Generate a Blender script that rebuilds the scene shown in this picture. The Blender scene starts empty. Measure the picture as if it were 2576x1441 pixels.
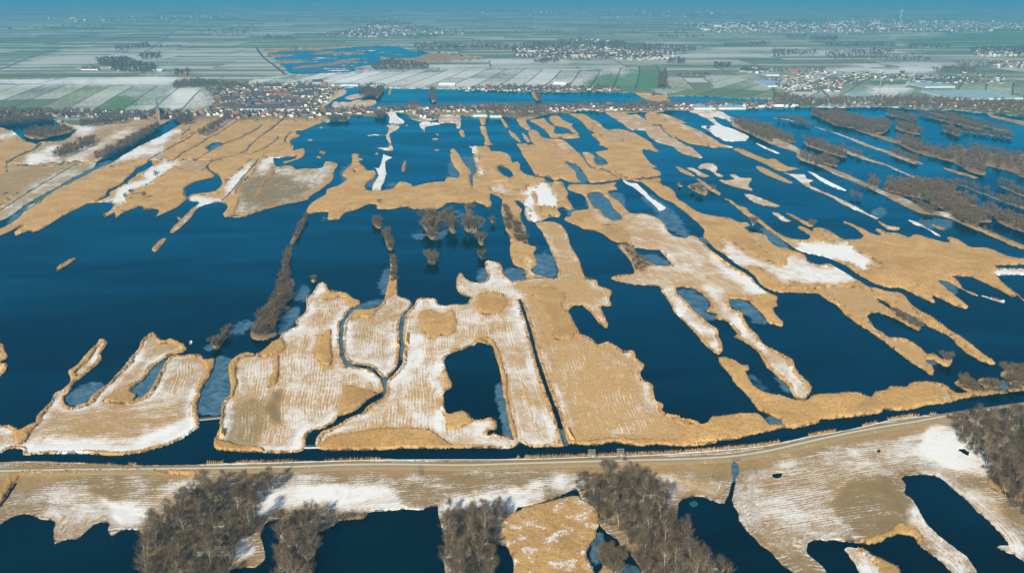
import bpy, math, random
import numpy as np
from mathutils import Vector
from mathutils.geometry import delaunay_2d_cdt
from mathutils.kdtree import KDTree
random.seed(7); RNG = np.random.default_rng(7)
SC = bpy.context.scene
COL = SC.collection

# ------------------------------------------------------------------ camera, sky, sun, exposure
CAM_H = 230.0
FOC = 2250.0                       # focal length in photo pixels (photo 2576 wide)
PITCH = math.atan(750 / FOC)
cam = bpy.data.cameras.new("camera"); camo = bpy.data.objects.new("camera", cam); COL.objects.link(camo)
cam.sensor_width = 36.0; cam.lens = 36.0 * FOC / 2576.0
cam.clip_start = 1.0; cam.clip_end = 200000.0
camo.location = (0, 0, CAM_H); camo.rotation_euler = (math.pi / 2 - PITCH, 0, 0)
SC.camera = camo
SUN_EL, SUN_AZ = math.radians(31), math.radians(200)      # azimuth the light comes from, measured from forward (+Y) clockwise
w = bpy.data.worlds.new("World"); SC.world = w; w.use_nodes = True
nt = w.node_tree; nt.nodes.clear()
sky = nt.nodes.new("ShaderNodeTexSky"); sky.sky_type = 'NISHITA'; sky.sun_disc = False
sky.sun_elevation = SUN_EL; sky.sun_rotation = SUN_AZ; sky.ozone_density = 3.0; sky.air_density = 1.1; sky.dust_density = 0.4
bg = nt.nodes.new("ShaderNodeBackground"); bg.inputs[1].default_value = 0.085
wo = nt.nodes.new("ShaderNodeOutputWorld"); nt.links.new(sky.outputs[0], bg.inputs[0]); nt.links.new(bg.outputs[0], wo.inputs[0])
sl = bpy.data.lights.new("sun", 'SUN'); sl.energy = 4.4; sl.angle = math.radians(0.5); sl.color = (1.0, 0.93, 0.80)
so = bpy.data.objects.new("sun", sl); COL.objects.link(so)
sdir = Vector((math.sin(SUN_AZ) * math.cos(SUN_EL), math.cos(SUN_AZ) * math.cos(SUN_EL), math.sin(SUN_EL)))
so.rotation_euler = sdir.to_track_quat('Z', 'Y').to_euler(); so.location = (0, 0, 500)
SC.view_settings.view_transform = 'Standard'; SC.view_settings.look = 'None'
SC.view_settings.exposure = 0.75; SC.view_settings.gamma = 1.0
SC.render.engine = 'CYCLES'
SC.cycles.use_denoising = True
SC.cycles.max_bounces = 6; SC.cycles.volume_bounces = 0; SC.cycles.transparent_max_bounces = 8

# ------------------------------------------------------------------ helpers
def up(x, y, z=0.0):
    """photo pixel -> point on the horizontal plane at height z"""
    u = (x - 1288) / FOC; v = (720.5 - y) / FOC
    Y = math.cos(PITCH) + v * math.sin(PITCH); Z = -math.sin(PITCH) + v * math.cos(PITCH)
    t = (CAM_H - z) / -Z
    return (u * t, Y * t, z)
def upn(P, z=0.0):
    u = (P[:, 0] - 1288) / FOC; v = (720.5 - P[:, 1]) / FOC
    Y = math.cos(PITCH) + v * math.sin(PITCH); Z = -math.sin(PITCH) + v * math.cos(PITCH)
    t = (CAM_H - z) / -Z
    return np.stack([u * t, Y * t, np.full(len(P), z)], 1)
def mpp(y):
    """metres per photo pixel (sideways, lengthways) at image row y"""
    a = up(1288, y); b = up(1289, y); c = up(1288, y + 1)
    return b[0] - a[0], abs(a[1] - c[1])
def PT(s): return [tuple(float(q) for q in p.split(',')) for p in s.split()]
def tag(o, label=None, cat=None, group=None, kind=None):
    if label: o['label'] = label
    if cat: o['category'] = cat
    if group: o['group'] = group
    if kind: o['kind'] = kind
    return o
def mesh_from(name, V, F, mats, fm=None, smooth=False):
    me = bpy.data.meshes.new(name)
    V = np.asarray(V, dtype=np.float32); 
    if isinstance(F, np.ndarray) and F.ndim == 2:
        n = F.shape[1]
        me.vertices.add(len(V)); me.vertices.foreach_set("co", V.ravel())
        me.loops.add(F.size); me.loops.foreach_set("vertex_index", F.astype(np.int32).ravel())
        me.polygons.add(len(F)); me.polygons.foreach_set("loop_start", np.arange(0, F.size, n, dtype=np.int32))
        me.update(calc_edges=True)
    else:
        me.from_pydata([tuple(map(float, v)) for v in V], [], [tuple(map(int, f)) for f in F])
    for m in (mats if isinstance(mats, (list, tuple)) else [mats]): me.materials.append(m)
    if fm is not None: me.polygons.foreach_set("material_index", np.asarray(fm, dtype=np.int32))
    if smooth: me.polygons.foreach_set("use_smooth", np.ones(len(me.polygons), dtype=bool))
    me.update()
    return me
def link(name, me, parent=None, loc=None, rz=0.0, sc=1.0):
    o = bpy.data.objects.new(name, me); COL.objects.link(o)
    if parent: o.parent = parent
    if loc is not None: o.location = loc
    o.rotation_euler = (0, 0, rz)
    o.scale = (sc, sc, sc) if not isinstance(sc, (tuple, list)) else sc
    return o

class MB:
    def __init__(s): s.v = []; s.f = []; s.m = []
    def add(s, V, F, m=0):
        n = len(s.v); s.v += [tuple(p) for p in V]; s.f += [tuple(i + n for i in f) for f in F]; s.m += [m] * len(F)
    def box(s, c, d, rz=0.0, m=0, top=1.0):
        x, y, z = d[0] / 2, d[1] / 2, d[2] / 2; V = []
        ca, sa = math.cos(rz), math.sin(rz)
        for k in (-1, 1):
            q = top if k > 0 else 1.0
            for i, j in ((-1, -1), (1, -1), (1, 1), (-1, 1)):
                a, b = i * x * q, j * y * q
                V.append((c[0] + a * ca - b * sa, c[1] + a * sa + b * ca, c[2] + k * z))
        s.add(V, [(3, 2, 1, 0), (4, 5, 6, 7), (0, 1, 5, 4), (1, 2, 6, 5), (2, 3, 7, 6), (3, 0, 4, 7)], m)
    def tube(s, a, b, r0, r1, n=5, m=0):
        a, b = Vector(a), Vector(b); d = (b - a)
        if d.length < 1e-6: return
        d.normalize(); x = d.orthogonal().normalized(); y = d.cross(x); V = []
        for p, r in ((a, r0), (b, r1)):
            for k in range(n):
                t = 2 * math.pi * k / n; V.append(p + x * (math.cos(t) * r) + y * (math.sin(t) * r))
        s.add(V, [(k, (k + 1) % n, n + (k + 1) % n, n + k) for k in range(n)] + [tuple(range(n))[::-1], tuple(range(n, 2 * n))], m)
    def mesh(s, name, mats): return mesh_from(name, s.v, s.f, mats, s.m)

# ------------------------------------------------------------------ node helpers
def new_mat(name):
    m = bpy.data.materials.new(name); m.use_nodes = True; nt = m.node_tree
    b = nt.nodes["Principled BSDF"]; return m, nt, b
class N:
    def __init__(s, nt): s.nt = nt
    def n(s, t, **k):
        x = s.nt.nodes.new(t)
        for a, v in k.items(): setattr(x, a, v)
        return x
    def put(s, sock, v):
        if isinstance(v, bpy.types.NodeSocket): s.nt.links.new(v, sock)
        else: sock.default_value = v
    def math(s, op, a, b=None, c=None, clamp=False):
        x = s.n("ShaderNodeMath", operation=op, use_clamp=clamp); s.put(x.inputs[0], a)
        if b is not None: s.put(x.inputs[1], b)
        if c is not None: s.put(x.inputs[2], c)
        return x.outputs[0]
    def attr(s, name): return s.n("ShaderNodeAttribute", attribute_name=name)
    def noise(s, vec, scale, detail=3, rough=0.55, dist=0.0, dim='3D'):
        x = s.n("ShaderNodeTexNoise", noise_dimensions=dim); s.put(x.inputs["Vector"], vec)
        x.inputs["Scale"].default_value = scale; x.inputs["Detail"].default_value = detail
        x.inputs["Roughness"].default_value = rough; x.inputs["Distortion"].default_value = dist
        return x.outputs["Fac"]
    def comb(s, a, b, c=0.0):
        x = s.n("ShaderNodeCombineXYZ"); s.put(x.inputs[0], a); s.put(x.inputs[1], b); s.put(x.inputs[2], c); return x.outputs[0]
    def mix(s, f, a, b):
        x = s.n("ShaderNodeMix", data_type='RGBA'); s.put(x.inputs[0], f); s.put(x.inputs[6], a); s.put(x.inputs[7], b); return x.outputs[2]
    def step(s, v, a, b):
        x = s.n("ShaderNodeMapRange", interpolation_type='SMOOTHSTEP'); s.put(x.inputs[0], v); s.put(x.inputs[1], a); s.put(x.inputs[2], b); return x.outputs[0]
    def xyz(s):
        g = s.n("ShaderNodeNewGeometry"); x = s.n("ShaderNodeSeparateXYZ"); s.nt.links.new(g.outputs["Position"], x.inputs[0]); return g.outputs["Position"], x.outputs[0], x.outputs[1]
    def bump(s, h, strength, dist, b):
        x = s.n("ShaderNodeBump"); x.inputs["Strength"].default_value = strength; x.inputs["Distance"].default_value = dist
        s.put(x.inputs["Height"], h); s.nt.links.new(x.outputs[0], b.inputs["Normal"])
def rgb(r, g, b): return (r, g, b, 1.0)
def simple(name, col, rough=0.85, var=0.15, scale=0.6, metal=0.0):
    m, nt, b = new_mat(name); n = N(nt); P, X, Y = n.xyz()
    f = n.noise(P, scale, 3)
    c = n.mix(f, rgb(*[q * (1 - var) for q in col]), rgb(*[min(1, q * (1 + var)) for q in col]))
    nt.links.new(c, b.inputs["Base Color"]); b.inputs["Roughness"].default_value = rough; b.inputs["Metallic"].default_value = metal
    b.inputs["Specular IOR Level"].default_value = 0.25
    return m

SNOW = rgb(0.74, 0.715, 0.655)
def mat_land():
    m, nt, b = new_mat("meadow_and_snow"); n = N(nt); P, X, Y = n.xyz()
    cov = n.attr("cov"); sep = n.n("ShaderNodeSeparateColor"); nt.links.new(cov.outputs["Color"], sep.inputs[0])
    snow, brown, green = sep.outputs[0], sep.outputs[1], sep.outputs[2]
    ang = n.attr("ang").outputs["Fac"]
    ca = n.math('COSINE', ang); sa = n.math('SINE', ang)
    # u runs across the mowing lines, v along them; slow wander bends the lines
    wob = n.math('MULTIPLY', n.math('SUBTRACT', n.noise(P, 0.012, 2), 0.5), 13.0)
    u = n.math('ADD', n.math('SUBTRACT', n.math('MULTIPLY', X, ca), n.math('MULTIPLY', Y, sa)), wob)
    v = n.math('ADD', n.math('MULTIPLY', X, sa), n.math('MULTIPLY', Y, ca))
    sd = n.attr("shore_dist").outputs["Fac"]
    sd2 = n.math('ADD', sd, n.math('MULTIPLY', n.noise(P, 0.08, 2), 3.0))
    near = n.math('MULTIPLY', n.step(sd2, 12.0, 7.0), n.math('SUBTRACT', 1.0, n.math('MULTIPLY', n.step(brown, 0.35, 0.7), 0.75)))
    u = n.math('ADD', n.math('MULTIPLY', u, n.math('SUBTRACT', 1.0, near)), n.math('MULTIPLY', sd, near))
    ln = n.math('SINE', n.math('MULTIPLY', n.math('ADD', u, n.math('MULTIPLY', n.noise(P, 0.35, 2), 1.8)), 3.3))
    st = n.noise(n.comb(n.math('MULTIPLY', u, 1.05), n.math('MULTIPLY', v, 0.06)), 1.0, 3, 0.7)
    st = n.math('ADD', n.math('MULTIPLY', st, 0.86), n.math('MULTIPLY', n.math('ADD', n.math('MULTIPLY', ln, 0.5), 0.5), 0.14))
    st2 = n.noise(n.comb(n.math('MULTIPLY', u, 0.20), n.math('MULTIPLY', v, 0.02), 7.0), 1.0, 2, 0.5)
    fine = n.noise(P, 0.95, 3, 0.75)
    big = n.step(n.math('ADD', n.math('MULTIPLY', n.noise(P, 0.030, 3, 0.6, 0.4), 0.6), n.math('MULTIPLY', n.noise(P, 0.13, 4, 0.7), 0.4)), 0.25, 0.75)
    s = n.math('ADD', n.math('ADD', n.math('MULTIPLY', st, 0.46), n.math('MULTIPLY', st2, 0.14)), n.math('ADD', n.math('MULTIPLY', fine, 0.30), n.math('MULTIPLY', big, 0.20)))
    th = n.math('SUBTRACT', 0.735, n.math('MULTIPLY', snow, 0.27))
    mask = n.step(s, n.math('SUBTRACT', th, 0.075), n.math('ADD', th, 0.075))
    mask = n.math('MULTIPLY', mask, n.step(snow, 0.02, 0.12))
    tone = n.noise(P, 0.11, 4, 0.7); tone2 = n.noise(P, 0.8, 3, 0.7)
    gold = n.mix(tone, rgb(0.45, 0.255, 0.080), rgb(0.64, 0.40, 0.155))
    gold = n.mix(n.step(tone2, 0.35, 0.75), gold, rgb(0.34, 0.20, 0.085))
    brn = n.mix(tone, rgb(0.155, 0.098, 0.042), rgb(0.29, 0.19, 0.085))
    grn = n.mix(tone, rgb(0.115, 0.135, 0.045), rgb(0.19, 0.20, 0.085))
    base = n.mix(n.math('MINIMUM', brown, 1.0), gold, brn)
    base = n.mix(n.math('MULTIPLY', green, n.step(n.math('ADD', tone2, n.math('MULTIPLY', green, 0.3)), 0.35, 0.65)), base, grn)
    dust = n.math('ADD', 0.74, n.math('MULTIPLY', n.step(n.math('ADD', snow, n.math('MULTIPLY', big, 0.5)), 0.9, 1.35), 0.26))
    vein = n.math('MULTIPLY', n.step(n.noise(P, 0.07, 5, 0.75, 0.8), 0.50, 0.72), 0.42)
    mask = n.math('MULTIPLY', n.math('MULTIPLY', mask, dust), n.math('SUBTRACT', 1.0, n.math('MULTIPLY', vein, n.step(snow, 1.4, 0.9))))
    col = n.mix(mask, base, SNOW)
    nt.links.new(col, b.inputs["Base Color"]); b.inputs["Roughness"].default_value = 0.95; b.inputs["Specular IOR Level"].default_value = 0.1
    n.bump(n.math('ADD', s, n.math('MULTIPLY', tone2, 0.3)), 0.7, 0.5, b)
    return m
def mat_reed():
    m, nt, b = new_mat("dry_reed"); n = N(nt); P, X, Y = n.xyz()
    cov = n.attr("cov"); sep = n.n("ShaderNodeSeparateColor"); nt.links.new(cov.outputs["Color"], sep.inputs[0])
    a = n.step(n.noise(P, 0.03, 5, 0.7, 0.5), 0.3, 0.7); c = n.noise(P, 0.5, 4, 0.75); d = n.noise(P, 1.7, 2, 0.7)
    col = n.mix(a, rgb(0.49, 0.265, 0.078), rgb(0.70, 0.43, 0.155))
    col = n.mix(n.step(c, 0.38, 0.72), col, rgb(0.40, 0.22, 0.065))
    col = n.mix(n.math('MULTIPLY', n.step(n.noise(P, 0.035, 5, 0.7, 0.6), 0.54, 0.70), 0.5), col, rgb(0.30, 0.190, 0.090))
    col = n.mix(n.math('MULTIPLY', n.step(n.noise(n.comb(n.math('MULTIPLY', X, 0.3), n.math('MULTIPLY', Y, 0.035)), 1.0, 4, 0.7, 0.3), 0.55, 0.75), 0.35), col, rgb(0.80, 0.56, 0.26))
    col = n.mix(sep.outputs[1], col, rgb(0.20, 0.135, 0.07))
    fl = n.math('ADD', n.math('MULTIPLY', c, 0.5), n.math('MULTIPLY', d, 0.5))
    th = n.math('SUBTRACT', 0.95, n.math('ADD', n.math('MULTIPLY', sep.outputs[0], 0.34), n.math('MULTIPLY', n.step(n.noise(P, 0.10, 3, 0.6, 0.5), 0.35, 0.65), 0.24)))
    col = n.mix(n.math('MULTIPLY', n.step(fl, th, n.math('ADD', th, 0.06)), n.step(sep.outputs[0], 0.02, 0.1)), col, SNOW)
    nt.links.new(col, b.inputs["Base Color"]); b.inputs["Roughness"].default_value = 0.95; b.inputs["Specular IOR Level"].default_value = 0.1
    n.bump(n.math('ADD', n.math('MULTIPLY', c, 0.8), n.math('MULTIPLY', d, 0.8)), 0.8, 0.9, b)
    return m
def mat_polder():
    m, nt, b = new_mat("polder_pasture"); n = N(nt); P, X, Y = n.xyz()
    cov = n.attr("cov"); sep = n.n("ShaderNodeSeparateColor"); nt.links.new(cov.outputs["Color"], sep.inputs[0])
    ang = n.attr("ang").outputs["Fac"]; ca = n.math('COSINE', ang); sa = n.math('SINE', ang)
    wob = n.math('MULTIPLY', n.math('SUBTRACT', n.noise(P, 0.0009, 1), 0.5), 60.0)
    u = n.math('ADD', n.math('SUBTRACT', n.math('MULTIPLY', X, ca), n.math('MULTIPLY', Y, sa)), wob)
    v = n.math('ADD', n.math('MULTIPLY', X, sa), n.math('MULTIPLY', Y, ca))
    W = 56.0
    cu = n.math('DIVIDE', u, W); iu = n.math('FLOOR', cu); fu = n.math('FRACT', cu)
    wn0 = n.n("ShaderNodeTexWhiteNoise", noise_dimensions='1D'); nt.links.new(iu, wn0.inputs["W"])
    cv = n.math('ADD', n.math('DIVIDE', v, 420.0), n.math('MULTIPLY', n.math('FLOOR', n.math('DIVIDE', iu, 5.0)), 0.37))
    iv = n.math('FLOOR', cv); fv = n.math('FRACT', cv)
    wn = n.n("ShaderNodeTexWhiteNoise", noise_dimensions='2D'); nt.links.new(n.comb(iu, iv), wn.inputs["Vector"])
    wn2 = n.n("ShaderNodeTexWhiteNoise", noise_dimensions='3D'); nt.links.new(n.comb(iu, iv, 5.0), wn2.inputs["Vector"])
    r, r2 = wn.outputs["Value"], wn2.outputs["Value"]
    fur = n.noise(n.comb(n.math('MULTIPLY', u, 0.26), n.math('MULTIPLY', v, 0.02)), 1.0, 4, 0.75)
    fine = n.noise(P, 0.12, 4, 0.75); big = n.noise(P, 0.0035, 3, 0.6)
    s = n.math('ADD', n.math('ADD', n.math('MULTIPLY', fur, 0.40), n.math('MULTIPLY', fine, 0.24)), n.math('ADD', n.math('MULTIPLY', r, 0.26), n.math('MULTIPLY', big, 0.30)))
    th = n.math('SUBTRACT', 0.79, n.math('MULTIPLY', sep.outputs[0], 0.26))
    mask = n.step(s, n.math('SUBTRACT', th, 0.11), n.math('ADD', th, 0.11))
    grn = n.mix(r2, rgb(0.12, 0.145, 0.070), rgb(0.23, 0.230, 0.120))
    grn = n.mix(sep.outputs[1], grn, rgb(0.19, 0.14, 0.075))
    grn = n.mix(sep.outputs[2], grn, rgb(0.09, 0.19, 0.06))
    col = n.mix(n.math('MULTIPLY', mask, n.math('ADD', 0.55, n.math('MULTIPLY', n.step(sep.outputs[0], .7, 1.3), 0.4))), grn, SNOW)
    dt = n.math('MAXIMUM', n.math('LESS_THAN', fu, 0.075), n.math('LESS_THAN', fv, 0.012))
    col = n.mix(n.math('MULTIPLY', dt, 0.72), col, rgb(0.05, 0.055, 0.045))
    nt.links.new(col, b.inputs["Base Color"]); b.inputs["Roughness"].default_value = 0.95; b.inputs["Specular IOR Level"].default_value = 0.1
    return m
def mat_water():
    m, nt, b = new_mat("lake_water"); n = N(nt); P, X, Y = n.xyz()
    ice = n.attr("ice").outputs["Fac"]
    nz = n.noise(P, 0.055, 6, 0.7, 1.0)
    f = n.step(n.math('ADD', ice, n.math('MULTIPLY', n.math('SUBTRACT', nz, 0.5), 1.9)), 0.30, 0.62)
    f = n.math('MULTIPLY', f, n.step(ice, 0.04, 0.3))
    wind = n.step(n.noise(n.comb(n.math('MULTIPLY', X, 0.35), Y), 0.012, 5, 0.65, 0.6), 0.35, 0.7)
    deep = n.mix(wind, rgb(0.0006, 0.002, 0.003), rgb(0.0008, 0.008, 0.012))
    icec = n.mix(n.step(n.noise(P, 0.12, 6, 0.75, 0.8), 0.3, 0.7), rgb(0.022, 0.070, 0.100), rgb(0.105, 0.180, 0.225))
    nt.links.new(n.mix(f, deep, icec), b.inputs["Base Color"])
    b.inputs["Roughness"].default_value = 0.6; b.inputs["Specular IOR Level"].default_value = 0.0
    gl = n.n("ShaderNodeBsdfGlossy"); gl.inputs["Color"].default_value = rgb(0.03, 0.54, 0.80); nt.links.new(n.math('ADD', 0.12, n.math('MULTIPLY', f, 0.3)), gl.inputs["Roughness"])
    fr = n.n("ShaderNodeFresnel"); fr.inputs["IOR"].default_value = 1.33
    mx = n.n("ShaderNodeMixShader"); nt.links.new(n.math('MULTIPLY', n.math('MULTIPLY', fr.outputs[0], n.math('ADD', 0.72, n.math('MULTIPLY', wind, 0.5))), n.math('SUBTRACT', 1.0, n.math('MULTIPLY', f, 0.4))), mx.inputs[0]); nt.links.new(b.outputs[0], mx.inputs[1]); nt.links.new(gl.outputs[0], mx.inputs[2])
    nt.links.new(mx.outputs[0], nt.nodes["Material Output"].inputs["Surface"])
    rip = n.math('ADD', n.noise(P, 0.35, 3, 0.6), n.math('MULTIPLY', n.noise(n.comb(X, n.math('MULTIPLY', Y, 2.2)), 0.08, 2, 0.5), 1.0))
    n.bump(rip, 0.25, 0.16, b); bp = b.inputs["Normal"].links[0].from_socket; nt.links.new(bp, gl.inputs["Normal"]); nt.links.new(bp, fr.inputs["Normal"])
    return m
M = {}
M['land'] = mat_land(); M['reed'] = mat_reed(); M['polder'] = mat_polder(); M['water'] = mat_water()
M['bank'] = simple("bank_earth", (0.13, 0.085, 0.045), scale=0.5, var=0.3)

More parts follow.
